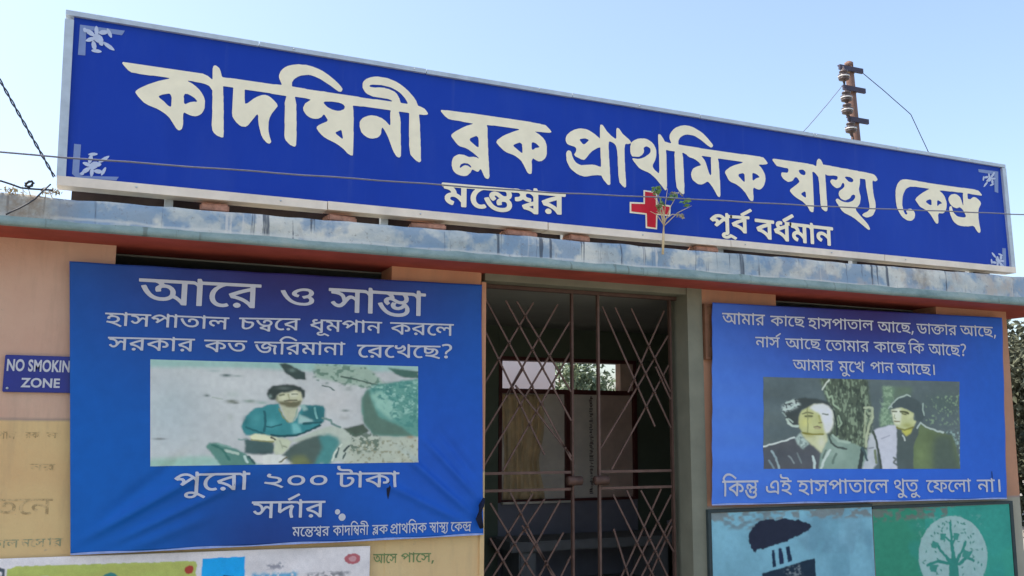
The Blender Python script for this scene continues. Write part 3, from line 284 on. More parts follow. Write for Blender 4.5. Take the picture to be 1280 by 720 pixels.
HEAD={
'kadambini':'1104,3026 1088,3034 1066,3055 1041,3072 1017,3084 979,3098 959,3108 946,3118 930,3134 920,3149 920,3154 921,3159 931,3169 946,3179 971,3193 975,3199 976,3204 961,3226 956,3230 951,3227 944,3215 931,3206 926,3203 911,3200 896,3200 884,3203 876,3206 866,3213 858,3221 851,3231 848,3236 845,3251 855,3276 882,3299 881,3301 879,3302 856,3305 806,3305 802,3304 801,3301 810,3264 810,3236 812,3224 813,3181 815,3169 815,3126 817,3114 817,3049 815,3041 811,3037 806,3036 799,3038 786,3043 774,3053 764,3063 758,3074 755,3091 755,3146 753,3161 752,3244 750,3259 750,3266 757,3299 755,3301 751,3302 684,3303 671,3305 549,3305 546,3301 547,3294 548,3259 551,3234 553,3231 556,3231 564,3235 591,3262 611,3277 634,3289 651,3292 666,3289 679,3282 694,3270 710,3254 714,3244 714,3239 688,3199 682,3186 676,3169 673,3149 673,3116 675,3099 681,3074 690,3049 689,3043 682,3036 674,3036 665,3041 649,3058 639,3076 625,3124 620,3156 620,3174 616,3182 614,3182 609,3177 571,3118 559,3109 541,3108 529,3113 513,3126 501,3141 493,3154 490,3174 490,3304 489,3306 484,3307 446,3307 441,3306 440,3304 443,3261 445,3251 445,3229 447,3219 448,3186 450,3174 450,3139 452,3126 453,3086 455,3071 454,3041 449,3038 444,3038 424,3044 409,3055 400,3069 395,3096 395,3169 393,3184 392,3244 390,3254 390,3274 387,3279 376,3294 369,3299 354,3304 336,3307 304,3308 291,3310 271,3309 271,3306 291,3298 309,3286 326,3272 339,3256 351,3236 357,3216 357,3179 351,3161 344,3148 334,3139 324,3133 314,3130 301,3130 286,3133 264,3142 261,3141 258,3134 258,3111 260,3099 260,3079 257,3061 255,3056 249,3050 244,3048 239,3048 229,3056 195,3106 176,3122 156,3134 134,3144 94,3156 74,3166 45,3194 33,3211 34,3219 44,3230 59,3242 89,3262 134,3286 179,3304 183,3306 183,3309 171,3310 109,3310 94,3308 44,3308 29,3310 9,3310 -7,3319 -21,3333 -34,3348 -34,3354 -31,3357 -26,3357 339,3357 364,3349 384,3334 387,3336 387,3341 385,3391 389,3406 394,3409 399,3410 406,3407 417,3399 424,3384 431,3359 436,3353 459,3353 474,3355 689,3355 704,3357 726,3358 729,3359 731,3361 718,3389 715,3399 715,3409 722,3431 733,3446 744,3457 759,3467 784,3477 814,3485 834,3485 851,3488 881,3485 916,3477 941,3468 971,3452 1004,3430 1029,3410 1042,3396 1049,3386 1049,3381 1046,3374 1044,3370 1039,3368 1029,3368 1014,3376 986,3393 929,3422 904,3430 879,3435 866,3435 831,3426 814,3417 799,3405 791,3396 783,3381 783,3364 784,3360 786,3358 849,3357 864,3355 934,3355 951,3357 969,3355 1134,3355 1151,3353 1219,3353 1234,3355 1319,3355 1322,3356 1323,3359 1319,3362 1301,3367 1216,3368 1186,3377 1173,3386 1161,3404 1158,3411 1158,3434 1163,3446 1176,3461 1199,3474 1224,3482 1241,3485 1294,3485 1339,3474 1366,3462 1391,3447 1414,3430 1446,3399 1459,3381 1471,3354 1491,3349 1509,3342 1520,3331 1529,3319 1529,3314 1524,3309 1504,3305 1484,3305 1480,3304 1478,3301 1485,3244 1485,3214 1487,3201 1488,3174 1490,3161 1490,3131 1492,3119 1493,3059 1495,3046 1494,3041 1489,3035 1484,3033 1469,3039 1453,3051 1435,3069 1433,3074 1425,3121 1425,3161 1423,3176 1422,3296 1422,3301 1420,3304 1414,3305 1369,3305 1365,3304 1363,3301 1372,3266 1373,3254 1375,3246 1375,3189 1377,3176 1378,3121 1380,3109 1380,3056 1375,3049 1369,3046 1356,3050 1341,3071 1331,3091 1309,3146 1299,3166 1287,3186 1276,3200 1274,3201 1271,3199 1268,3189 1267,3169 1264,3161 1256,3149 1246,3141 1221,3133 1204,3133 1191,3136 1171,3148 1158,3161 1148,3191 1148,3216 1153,3226 1163,3239 1174,3247 1194,3257 1211,3262 1239,3262 1269,3254 1289,3242 1311,3221 1316,3221 1317,3229 1317,3249 1315,3264 1315,3291 1317,3301 1316,3304 1309,3305 1164,3305 1151,3303 1114,3302 1110,3301 1108,3299 1112,3274 1113,3244 1115,3231 1115,3166 1117,3151 1117,3036 1116,3029 1114,3026;1051,3114 1056,3111 1059,3112 1060,3119 1052,3154 1050,3156 1046,3157 1024,3144 1021,3141 1021,3136 1025,3131;191,3164 196,3163 199,3164 200,3171 200,3209 196,3221 191,3227 186,3229 156,3219 141,3210 140,3206 144,3200 166,3185 181,3170;260,3189 266,3186 286,3199 306,3205 316,3205 320,3209 319,3211 307,3224 289,3234 274,3240 261,3239 258,3234 255,3224 257,3214 258,3194;1015,3261 1026,3260 1041,3263 1059,3273 1064,3281 1065,3289 1061,3295 1056,3300 1046,3304 1029,3307 994,3307 959,3302 952,3296 952,3294 955,3289 964,3280 974,3273 999,3263;1372,3356 1379,3355 1409,3355 1411,3357 1412,3361 1397,3384 1375,3406 1364,3414 1344,3424 1314,3435 1261,3440 1214,3435 1201,3431 1196,3426 1196,3423 1201,3420 1226,3420 1251,3425 1279,3427 1286,3425 1304,3424 1336,3414 1349,3404 1354,3396 1364,3380',
'blok':'1726,2986 1706,2991 1696,2996 1685,3006 1679,3016 1673,3036 1673,3059 1679,3079 1685,3089 1699,3099 1714,3107 1719,3107 1746,3107 1774,3098 1801,3103 1819,3102 1831,3097 1834,3099 1829,3104 1801,3124 1769,3142 1749,3149 1721,3153 1706,3161 1693,3174 1670,3201 1668,3206 1668,3211 1670,3216 1681,3227 1696,3239 1734,3264 1761,3279 1790,3291 1794,3294 1794,3296 1734,3298 1721,3300 1671,3300 1649,3303 1629,3315 1606,3338 1604,3344 1607,3349 1631,3350 1641,3352 1759,3353 1774,3355 2151,3355 2166,3353 2214,3352 2224,3350 2249,3349 2276,3327 2286,3316 2286,3311 2284,3309 2271,3305 2183,3301 2183,3299 2209,3287 2234,3269 2246,3254 2254,3234 2257,3219 2257,3176 2252,3159 2246,3148 2236,3138 2224,3129 2204,3125 2191,3128 2171,3138 2166,3136 2160,3119 2162,3099 2162,3069 2160,3049 2156,3045 2149,3043 2139,3046 2133,3051 2109,3094 2095,3114 2081,3125 2061,3137 2044,3144 2004,3153 1984,3163 1958,3184 1943,3199 1940,3204 1941,3211 1946,3220 1979,3247 1999,3259 2049,3284 2077,3296 2080,3299 2080,3301 2066,3302 1924,3302 1911,3300 1881,3299 1881,3294 1885,3281 1885,3229 1887,3216 1888,3171 1890,3159 1890,3126 1892,3114 1893,3094 1895,3084 1895,3061 1897,3049 1898,3016 1900,3004 1896,2991 1892,2986 1886,2985 1879,2986 1871,2991 1864,3003 1849,3034 1844,3036 1839,3032 1834,3023 1829,3020 1821,3020 1799,3028 1794,3027 1791,3024 1786,3011 1769,2993 1759,2988 1746,2985;1720,3031 1721,3030 1726,3031 1741,3044 1754,3049 1769,3047 1784,3039 1788,3039 1789,3041 1785,3049 1776,3056 1766,3060 1746,3060 1733,3054 1726,3049 1721,3039;1820,3164 1829,3162 1832,3166 1832,3199 1829,3217 1822,3224 1816,3226 1784,3210 1780,3206 1778,3199 1779,3194 1786,3188;2093,3164 2099,3162 2101,3163 2102,3166 2102,3191 2100,3199 2100,3211 2097,3216 2089,3221 2084,3222 2061,3212 2048,3204 2045,3199 2048,3194;2163,3191 2169,3189 2184,3202 2206,3208 2209,3211 2209,3214 2194,3226 2186,3231 2171,3235 2165,3234 2161,3229 2160,3224 2160,3199',
'prathomik':'2774,3031 2759,3040 2743,3056 2740,3061 2733,3101 2732,3149 2730,3161 2730,3214 2728,3226 2727,3251 2722,3274 2717,3286 2711,3292 2701,3299 2686,3304 2676,3305 2671,3302 2668,3279 2668,3259 2670,3246 2670,3204 2672,3191 2673,3154 2675,3141 2675,3109 2677,3094 2677,3044 2675,3039 2671,3036 2661,3035 2655,3039 2633,3061 2621,3078 2619,3085 2616,3087 2591,3087 2561,3082 2521,3071 2501,3068 2471,3073 2451,3080 2419,3100 2406,3113 2391,3139 2385,3156 2385,3171 2383,3181 2383,3194 2387,3206 2396,3214 2401,3215 2409,3214 2414,3211 2419,3201 2423,3184 2433,3164 2446,3148 2459,3141 2481,3135 2554,3147 2576,3147 2609,3140 2614,3142 2615,3149 2615,3186 2613,3199 2612,3254 2611,3259 2606,3259 2591,3253 2556,3230 2538,3211 2517,3184 2504,3171 2496,3169 2481,3171 2446,3183 2441,3186 2436,3194 2436,3196 2446,3211 2449,3219 2450,3229 2447,3236 2439,3242 2404,3248 2391,3253 2386,3259 2381,3269 2380,3281 2381,3289 2385,3301 2391,3310 2411,3330 2439,3347 2466,3357 2481,3360 2519,3360 2541,3354 2576,3337 2609,3315 2610,3324 2610,3379 2613,3399 2616,3402 2626,3402 2631,3400 2659,3365 2686,3343 2714,3327 2719,3329 2722,3334 2723,3386 2726,3395 2731,3397 2739,3396 2745,3391 2766,3365 2811,3335 2821,3324 2824,3316 2826,3317 2836,3327 2849,3336 2871,3347 2891,3352 2906,3353 2916,3355 2929,3355 2944,3352 2971,3339 2985,3326 2996,3309 3002,3294 3003,3279 3002,3259 2999,3244 2993,3226 2976,3196 2975,3184 2981,3173 2990,3164 3014,3148 3016,3148 3019,3151 3022,3166 3022,3264 3020,3276 3020,3324 3018,3339 3018,3384 3020,3394 3022,3396 3026,3397 3031,3397 3036,3395 3054,3374 3066,3354 3074,3354 3096,3350 3111,3350 3112,3354 3103,3371 3100,3386 3103,3404 3113,3421 3130,3441 3151,3457 3184,3472 3216,3480 3251,3480 3281,3475 3334,3454 3352,3444 3387,3416 3420,3384 3424,3376 3424,3371 3420,3366 3414,3362 3409,3360 3404,3361 3381,3371 3344,3394 3316,3408 3289,3419 3271,3422 3234,3422 3214,3417 3201,3411 3186,3401 3175,3391 3165,3371 3165,3354 3166,3350 3169,3348 3316,3347 3336,3345 3649,3345 3666,3347 3789,3347 3799,3345 3814,3345 3819,3342 3826,3337 3842,3321 3849,3311 3846,3305 3836,3301 3809,3295 3796,3295 3777,3291 3777,3289 3794,3276 3807,3261 3822,3236 3825,3226 3827,3204 3824,3184 3814,3159 3807,3149 3794,3135 3784,3129 3774,3125 3766,3125 3749,3128 3734,3134 3729,3131 3725,3119 3725,3091 3727,3076 3725,3054 3719,3045 3711,3043 3705,3044 3696,3049 3686,3061 3665,3091 3636,3117 3621,3127 3597,3139 3584,3144 3554,3151 3539,3160 3531,3171 3511,3206 3511,3214 3519,3225 3551,3249 3581,3264 3637,3284 3650,3291 3650,3294 3626,3295 3469,3295 3460,3294 3459,3291 3465,3266 3465,3236 3467,3224 3468,3166 3470,3151 3470,3061 3469,3054 3467,3049 3464,3045 3459,3043 3451,3046 3443,3054 3427,3081 3410,3104 3392,3124 3381,3132 3376,3133 3369,3132 3344,3116 3331,3111 3324,3110 3306,3110 3296,3113 3266,3131 3258,3144 3253,3166 3256,3181 3266,3201 3271,3207 3285,3216 3301,3224 3326,3233 3328,3236 3327,3239 3314,3252 3289,3266 3271,3272 3246,3276 3231,3283 3224,3290 3201,3299 3194,3299 3192,3296 3192,3294 3197,3269 3198,3206 3200,3191 3200,3114 3202,3104 3202,3086 3200,3071 3200,3041 3196,3035 3189,3033 3181,3036 3163,3049 3148,3066 3145,3071 3138,3126 3137,3179 3135,3191 3135,3259 3133,3274 3137,3296 3136,3299 3134,3301 3099,3300 3081,3302 3076,3302 3073,3299 3073,3289 3075,3274 3075,3076 3073,3066 3072,3051 3069,3047 3064,3045 3059,3046 3055,3049 3041,3065 2999,3107 2984,3119 2959,3136 2941,3144 2896,3156 2876,3166 2844,3198 2832,3214 2833,3219 2836,3220 2871,3220 2894,3226 2919,3238 2949,3260 2959,3271 2962,3279 2962,3286 2961,3294 2959,3297 2947,3304 2936,3307 2931,3307 2921,3302 2916,3298 2913,3294 2913,3289 2915,3276 2913,3266 2905,3254 2896,3245 2879,3235 2866,3233 2844,3232 2834,3231 2829,3234 2821,3246 2818,3259 2818,3291 2823,3306 2823,3311 2821,3312 2804,3305 2789,3305 2783,3299 2778,3274 2778,3194 2780,3181 2780,3136 2782,3126 2783,3094 2785,3081 2785,3041 2782,3034;3655,3164 3659,3164 3662,3171 3662,3206 3660,3214 3654,3219 3646,3220 3621,3212 3617,3209 3614,3201 3615,3196 3639,3175;3396,3179 3401,3179 3405,3189 3405,3279 3407,3294 3405,3296 3401,3297 3344,3297 3337,3296 3336,3294 3338,3291 3355,3274 3366,3256 3386,3196 3392,3184;3726,3181 3731,3181 3743,3191 3756,3199 3776,3206 3779,3209 3779,3211 3764,3222 3746,3229 3729,3231 3724,3226 3723,3219 3723,3189;2493,3266 2501,3265 2511,3270 2532,3291 2533,3294 2531,3298 2514,3302 2504,3302 2476,3294 2474,3291 2474,3286',
'swasthya':'4676,2943 4669,2946 4564,3008 4531,3022 4479,3038 4469,3043 4456,3051 4449,3058 4419,3096 4408,3111 4405,3119 4406,3125 4411,3129 4421,3132 4426,3132 4451,3121 4476,3115 4511,3115 4536,3123 4556,3133 4569,3146 4576,3156 4577,3161 4576,3169 4571,3174 4561,3175 4554,3172 4546,3167 4539,3159 4534,3151 4522,3141 4491,3128 4474,3128 4456,3133 4446,3139 4434,3156 4433,3171 4439,3184 4444,3190 4472,3209 4485,3221 4487,3229 4486,3241 4479,3247 4474,3247 4469,3244 4457,3224 4449,3215 4429,3206 4414,3205 4399,3211 4384,3220 4375,3229 4365,3244 4366,3249 4369,3252 4376,3259 4381,3262 4396,3262 4411,3260 4424,3264 4432,3276 4431,3284 4426,3288 4419,3290 4396,3290 4361,3285 4346,3285 4339,3286 4329,3290 4326,3289 4325,3284 4325,3244 4327,3229 4328,3119 4330,3106 4330,3071 4332,3061 4328,3041 4321,3036 4314,3034 4304,3036 4283,3049 4280,3054 4275,3071 4273,3086 4272,3144 4270,3156 4270,3224 4264,3264 4246,3284 4234,3292 4224,3295 4219,3294 4216,3292 4215,3289 4217,3276 4217,3061 4212,3031 4209,3020 4204,3018 4191,3018 4181,3024 4165,3049 4151,3062 4139,3071 4119,3084 4080,3099 4054,3113 4034,3129 4023,3141 4022,3146 4028,3156 4082,3194 4100,3209 4103,3214 4103,3219 4091,3235 4086,3239 4079,3242 4071,3241 4065,3236 4049,3216 4041,3211 4016,3203 4006,3203 3984,3212 3971,3220 3963,3229 3956,3241 3956,3251 3960,3259 3966,3262 3999,3263 4009,3266 4013,3271 4017,3281 4017,3286 4015,3291 4009,3295 3979,3295 3966,3297 3941,3298 3921,3301 3904,3318 3890,3334 3889,3336 3890,3341 3894,3345 3911,3347 4179,3347 4194,3345 4224,3345 4249,3337 4252,3339 4258,3371 4261,3379 4269,3388 4276,3392 4281,3392 4289,3389 4295,3384 4304,3371 4311,3356 4314,3354 4321,3356 4329,3355 4374,3355 4386,3353 4446,3352 4459,3350 4526,3350 4539,3348 4606,3347 4621,3345 4681,3345 4694,3343 4744,3340 4759,3336 4769,3329 4777,3321 4784,3310 4785,3304 4781,3298 4769,3291 4759,3290 4744,3293 4741,3291 4738,3279 4738,3236 4740,3226 4740,3209 4745,3179 4755,3141 4756,3119 4752,3089 4746,3076 4732,3054 4724,3046 4711,3038 4681,3028 4664,3026 4654,3028 4636,3034 4631,3039 4634,3045 4646,3054 4674,3066 4684,3073 4694,3083 4700,3094 4700,3116 4678,3244 4677,3279 4675,3291 4671,3295 4634,3295 4629,3294 4627,3291 4625,3259 4613,3219 4616,3199 4625,3169 4624,3151 4614,3116 4605,3104 4578,3079 4578,3069 4583,3061 4614,3033 4664,2992 4679,2977 4691,2956 4693,2949 4691,2944 4689,2943 4684,2942;4140,3114 4149,3112 4152,3114 4154,3119 4152,3146 4149,3150 4144,3152 4136,3149 4119,3139 4115,3134 4116,3129 4118,3126;4530,3261 4549,3260 4561,3264 4564,3266 4567,3274 4567,3279 4564,3284 4555,3289 4539,3295 4509,3295 4496,3291 4496,3286 4499,3283 4521,3265;4130,3264 4144,3263 4154,3268 4156,3271 4159,3281 4156,3289 4142,3299 4136,3300 4124,3299 4109,3295 4104,3292 4102,3286 4109,3275 4119,3267',
'kendra':'5726,3013 5713,3021 5705,3029 5689,3052 5679,3057 5669,3059 5621,3050 5601,3050 5591,3048 5549,3048 5519,3053 5489,3069 5473,3086 5457,3119 5450,3141 5448,3169 5454,3180 5461,3184 5469,3186 5473,3184 5476,3179 5483,3151 5491,3139 5496,3134 5514,3121 5531,3115 5551,3113 5581,3113 5599,3116 5606,3120 5608,3129 5602,3141 5589,3162 5576,3174 5559,3184 5554,3185 5546,3184 5534,3178 5521,3175 5499,3178 5488,3181 5476,3187 5460,3201 5452,3214 5446,3231 5448,3241 5451,3247 5464,3262 5473,3269 5484,3274 5514,3280 5534,3277 5556,3267 5565,3259 5577,3234 5586,3205 5589,3203 5591,3206 5592,3211 5593,3279 5597,3294 5594,3297 5564,3297 5549,3295 5484,3295 5471,3293 5391,3292 5367,3289 5367,3286 5370,3284 5391,3272 5411,3251 5425,3216 5427,3199 5425,3184 5422,3169 5417,3156 5411,3146 5401,3135 5389,3127 5379,3123 5346,3122 5339,3114 5335,3106 5335,3066 5332,3051 5326,3045 5319,3043 5311,3044 5298,3056 5267,3099 5249,3115 5236,3124 5219,3133 5179,3146 5164,3153 5158,3159 5126,3196 5128,3201 5138,3214 5169,3237 5204,3258 5264,3289 5265,3291 5251,3292 5129,3292 5119,3290 5084,3287 5056,3274 5046,3267 5036,3257 5019,3231 5008,3204 5003,3174 5000,3146 5006,3116 5011,3101 5021,3086 5026,3082 5034,3082 5041,3086 5043,3089 5042,3094 5035,3101 5036,3109 5046,3120 5056,3124 5076,3127 5081,3127 5094,3122 5109,3109 5114,3099 5115,3086 5108,3066 5104,3060 5089,3048 5071,3040 5044,3040 5031,3043 5001,3056 4983,3071 4959,3104 4948,3131 4943,3164 4943,3214 4945,3221 4945,3239 4951,3261 4966,3292 4978,3306 4996,3322 5019,3332 5054,3337 5154,3337 5166,3335 5234,3335 5249,3333 5591,3333 5606,3335 5714,3335 5726,3333 5751,3331 5766,3322 5785,3304 5786,3299 5781,3295 5681,3295 5666,3297 5649,3297 5642,3296 5640,3291 5640,3261 5641,3257 5644,3256 5666,3256 5689,3272 5696,3275 5711,3277 5726,3274 5746,3264 5764,3251 5770,3239 5770,3234 5768,3226 5746,3196 5738,3171 5735,3119 5737,3109 5738,3089 5747,3036 5745,3024 5742,3019 5734,3013;5260,3174 5271,3173 5278,3176 5279,3179 5280,3206 5277,3211 5271,3214 5264,3214 5244,3207 5231,3200 5228,3196 5228,3191 5231,3187;5336,3174 5339,3173 5341,3175 5351,3185 5358,3189 5379,3196 5379,3199 5378,3201 5364,3209 5349,3215 5344,3215 5339,3213 5335,3209 5333,3189 5333,3179'}
ORN={
'bracket':'-233,3513 -33,3518 -45,3492 -204,3493 -200,3362 -232,3360;-219,2920 -189,2920 -189,2785 -175,2769 -15,2782 -25,2763 -200,2757 -218,2774;5770,3495 5977,3500 5960,3334 5923,3340 5932,3472 5772,3472;5958,2919 5995,2919 5983,2763 5795,2764 5797,2788 5948,2787',
'flower':'-73,3409 -81,3408 -97,3412 -114,3423 -126,3436 -129,3444 -121,3445 -105,3440 -88,3430 -76,3417;-129,3393 -134,3388 -146,3384 -161,3384 -172,3387 -176,3392 -172,3397 -160,3401 -145,3402 -134,3398;-90,3471 -96,3472 -105,3481 -112,3495 -115,3509 -114,3516 -108,3515 -99,3506 -91,3491 -89,3478;-159,3395 -165,3397 -173,3406 -177,3421 -176,3435 -172,3442 -166,3440 -158,3430 -154,3416 -155,3402;-106,3498 -110,3490 -120,3482 -134,3478 -145,3481 -150,3486 -147,3493 -137,3502 -123,3505 -111,3503;-126,3442 -135,3435 -151,3435 -165,3443 -172,3458 -172,3470 -163,3477 -147,3478 -133,3469 -126,3454;-160,3458 -162,3451 -172,3440 -186,3433 -198,3432 -204,3435 -201,3442 -192,3452 -178,3459 -166,3461;-156,3465 -161,3469 -167,3482 -169,3498 -166,3513 -162,3519 -156,3515 -151,3503 -149,3486 -152,3472;-165,3466 -172,3463 -185,3465 -199,3473 -207,3484 -208,3493 -201,3496 -188,3494 -175,3486 -166,3474;-204,3478 -209,3477 -215,3480 -218,3487 -218,3495 -215,3499 -211,3500 -205,3497 -202,3490 -202,3483;-127,3423 -133,3422 -141,3425 -146,3433 -147,3443 -144,3449 -139,3450 -131,3447 -126,3439 -125,3429;-63,2880 -65,2872 -75,2859 -90,2847 -104,2840 -110,2839 -108,2847 -98,2860 -84,2872 -70,2879;-75,2823 -73,2817 -75,2805 -80,2791 -88,2782 -93,2779 -94,2785 -93,2798 -87,2811 -80,2821;-114,2883 -117,2878 -128,2873 -140,2870 -151,2872 -156,2875 -152,2880 -142,2885 -129,2888 -118,2886;-88,2797 -92,2791 -102,2787 -114,2788 -124,2793 -127,2799 -123,2804 -113,2808 -101,2808 -91,2803;-140,2876 -136,2871 -134,2859 -137,2845 -143,2835 -149,2832 -153,2838 -155,2850 -152,2863 -145,2873;-108,2841 -107,2831 -113,2816 -125,2806 -138,2804 -147,2808 -148,2818 -142,2833 -130,2843 -117,2845;-133,2815 -129,2811 -126,2799 -126,2784 -130,2772 -135,2768 -139,2772 -142,2784 -142,2799 -137,2811;-137,2821 -142,2817 -153,2816 -165,2820 -174,2827 -177,2832 -172,2836 -161,2837 -149,2834 -140,2827;-141,2813 -142,2805 -148,2794 -159,2784 -171,2781 -177,2782 -177,2789 -170,2801 -159,2810 -148,2814;-166,2781 -167,2777 -171,2772 -177,2771 -183,2774 -185,2777 -183,2782 -179,2786 -173,2787 -168,2785;-95,2834 -97,2829 -102,2823 -110,2820 -117,2823 -121,2827 -119,2832 -114,2838 -106,2840 -98,2838;5811,3363 5812,3370 5821,3383 5836,3398 5851,3408 5860,3411 5859,3405 5850,3391 5835,3376 5820,3366;5811,3410 5808,3413 5807,3423 5810,3436 5817,3445 5823,3449 5826,3446 5827,3436 5824,3423 5817,3413;5875,3380 5878,3385 5889,3393 5905,3399 5919,3402 5925,3401 5922,3396 5911,3389 5895,3382 5881,3379;5821,3434 5824,3440 5836,3447 5851,3451 5864,3451 5870,3448 5866,3442 5855,3435 5839,3431 5826,3431;5905,3395 5899,3397 5894,3405 5894,3417 5900,3427 5906,3431 5912,3429 5918,3420 5917,3409 5912,3399;5857,3409 5854,3416 5857,3429 5869,3441 5886,3448 5897,3448 5901,3441 5897,3428 5885,3416 5869,3409;5882,3438 5875,3440 5868,3447 5865,3459 5868,3469 5872,3474 5878,3473 5885,3465 5888,3453 5886,3443;5888,3435 5893,3440 5907,3445 5924,3447 5937,3445 5942,3442 5936,3437 5923,3432 5906,3430 5893,3432;5891,3443 5890,3449 5896,3460 5907,3472 5921,3479 5929,3480 5930,3475 5925,3463 5913,3452 5900,3444;5914,3477 5915,3481 5919,3486 5927,3489 5934,3489 5938,3487 5937,3483 5933,3478 5925,3475 5918,3475;5839,3409 5840,3414 5845,3420 5854,3425 5864,3426 5869,3425 5869,3420 5863,3413 5854,3409 5844,3407;5846,2879 5854,2878 5868,2870 5881,2857 5887,2845 5887,2838 5878,2840 5864,2847 5852,2860 5845,2872;5910,2874 5917,2876 5931,2876 5946,2872 5956,2866 5959,2861 5952,2859 5937,2859 5922,2863 5912,2869;5836,2830 5841,2828 5846,2819 5847,2806 5844,2796 5840,2791 5834,2794 5829,2803 5828,2815 5831,2826;5939,2864 5945,2861 5949,2852 5947,2840 5939,2830 5932,2827 5926,2830 5922,2839 5924,2851 5932,2861;5840,2807 5847,2811 5861,2814 5876,2812 5887,2807 5890,2802 5883,2798 5869,2795 5854,2796 5843,2801;5885,2840 5897,2842 5913,2838 5923,2828 5924,2815 5918,2807 5906,2805 5890,2809 5880,2819 5879,2832;5912,2819 5918,2823 5932,2828 5949,2829 5963,2826 5967,2822 5962,2818 5947,2813 5930,2812 5917,2815;5905,2815 5908,2810 5908,2800 5903,2788 5894,2778 5887,2775 5883,2779 5883,2790 5888,2802 5898,2812;5914,2811 5922,2812 5935,2807 5945,2797 5948,2786 5946,2780 5937,2780 5924,2785 5914,2795 5911,2805;5948,2791 5953,2790 5958,2786 5959,2781 5955,2775 5950,2773 5945,2774 5941,2778 5940,2783 5944,2789;5894,2853 5900,2853 5907,2848 5909,2841 5905,2833 5900,2830 5894,2831 5888,2835 5886,2843 5889,2850',
'cross':'2907,3030 3006,3029 3002,2956 3100,2953 3094,2884 3003,2884 2998,2794 2918,2795 2917,2878 2808,2878 2809,2946 2905,2952',
'cross_in':'2917,3021 2994,3019 2991,2946 3089,2943 3084,2893 2992,2893 2988,2803 2928,2805 2927,2887 2819,2888 2820,2936 2915,2943'}
W_P1= [('aa evowelsign ra', 0.109, 0.707, 2.33, 2.337, 0.124), ('o', 0.806, 0.984, 2.33, 2.329, 0.096), ('sa aavowelsign mabha aavowelsign', 1.061, 1.613, 2.342, 2.345, 0.126), ('ha aavowelsign sa pa aavowelsign ta aavowelsign la', -0.035, 0.553, 2.15, 2.156, 0.061), ('ca taba evowelsign ra', 0.601, 0.915, 2.158, 2.168, 0.062), ('dha uuvowelsign ma pa aavowelsign na', 0.968, 1.363, 2.168, 2.172, 0.062), ('ka ra evowelsign la', 1.408, 1.783, 2.174, 2.181, 0.066), ('sa ra ka aavowelsign ra', -0.015, 0.391, 2.032, 2.039, 0.063), ('ka ta', 0.435, 0.647, 2.037, 2.04, 0.061), ('ja ivowelsign ra ma aavowelsign na aavowelsign', 0.683, 1.16, 2.037, 2.047, 0.064), ('evowelsign ra evowelsign kha evowelsign cha question', 1.224, 1.773, 2.041, 2.056, 0.068), ('pa uvowelsign evowelsign ra aavowelsign', 0.328, 0.693, 1.368, 1.368, 0.083), ('two zero zero', 0.765, 1.088, 1.361, 1.358, 0.068), ('tta aavowelsign ka aavowelsign', 1.136, 1.48, 1.361, 1.358, 0.076), ('sa da reph aavowelsign ra', 0.707, 1.082, 1.224, 1.218, 0.082), ('ma evowelsign nata shaba ra', 0.915, 1.107, 1.09, 1.087, 0.046), ('ka aavowelsign da ivowelsign maba na iivowelsign', 1.124, 1.316, 1.089, 1.086, 0.049), ('bala ka', 1.334, 1.422, 1.085, 1.084, 0.045), ('para aavowelsign tha ivowelsign ma ka', 1.435, 1.641, 1.086, 1.085, 0.049), ('saba aavowelsign satha yapostform', 1.655, 1.766, 1.086, 1.084, 0.052), ('evowelsign ka nadara', 1.78, 1.902, 1.084, 1.082, 0.048)]
W_P2= [('aa ma aavowelsign ra', 3.622, 3.967, 2.342, 2.347, 0.07), ('ka aavowelsign evowelsign cha', 4.01, 4.298, 2.343, 2.349, 0.065), ('ha aavowelsign sa pa aavowelsign ta aavowelsign la', 4.325, 4.899, 2.344, 2.353, 0.068), ('aa evowelsign cha comma', 4.936, 5.275, 2.347, 2.354, 0.07), ('dda aavowelsign kata aavowelsign ra', 5.305, 5.708, 2.352, 2.358, 0.071), ('aa evowelsign cha comma', 5.74, 6.105, 2.359, 2.364, 0.072), ('na aavowelsign sa reph', 3.88, 4.095, 2.197, 2.201, 0.066), ('aa evowelsign cha', 4.126, 4.427, 2.197, 2.203, 0.067), ('evowelsign ta aavowelsign ma aavowelsign ra', 4.466, 4.852, 2.2, 2.205, 0.072), ('ka aavowelsign evowelsign cha', 4.894, 5.192, 2.204, 2.209, 0.07), ('ivowelsign ka', 5.217, 5.375, 2.208, 2.21, 0.07), ('aa evowelsign cha question', 5.413, 5.791, 2.21, 2.213, 0.076), ('aa ma aavowelsign ra', 4.181, 4.527, 2.056, 2.06, 0.068), ('ma uvowelsign evowelsign kha', 4.568, 4.799, 2.058, 2.061, 0.071), ('pa aavowelsign na', 4.848, 5.063, 2.06, 2.062, 0.071), ('aa evowelsign cha dandadeva', 5.093, 5.459, 2.06, 2.062, 0.073), ('ivowelsign ka natu', 3.581, 3.865, 1.275, 1.273, 0.095), ('e i', 3.922, 4.134, 1.269, 1.268, 0.085), ('ha aavowelsign sa pa aavowelsign ta aavowelsign evowelsign la', 4.18, 4.959, 1.266, 1.257, 0.087), ('tha uvowelsign ta uvowelsign', 5.006, 5.246, 1.255, 1.252, 0.085), ('evowelsign pha evowelsign la aavowelsign', 5.306, 5.747, 1.248, 1.243, 0.083), ('na aavowelsign dandadeva', 5.803, 6.038, 1.242, 1.24, 0.087)]
W_SG= [('ma evowelsign nata shaba ra', 1.615, 2.378, 2.93, 2.949, 0.122), ('pa uuvowelsign ba reph', 3.383, 3.708, 2.924, 2.937, 0.105), ('ba dha reph ma aavowelsign na', 3.727, 4.368, 2.926, 2.926, 0.12)]
W_WL= [('aa evowelsign sa', 1.358, 1.491, 0.928, 0.924, 0.047), ('pa aavowelsign evowelsign sa comma', 1.513, 1.7, 0.925, 0.918, 0.047)]
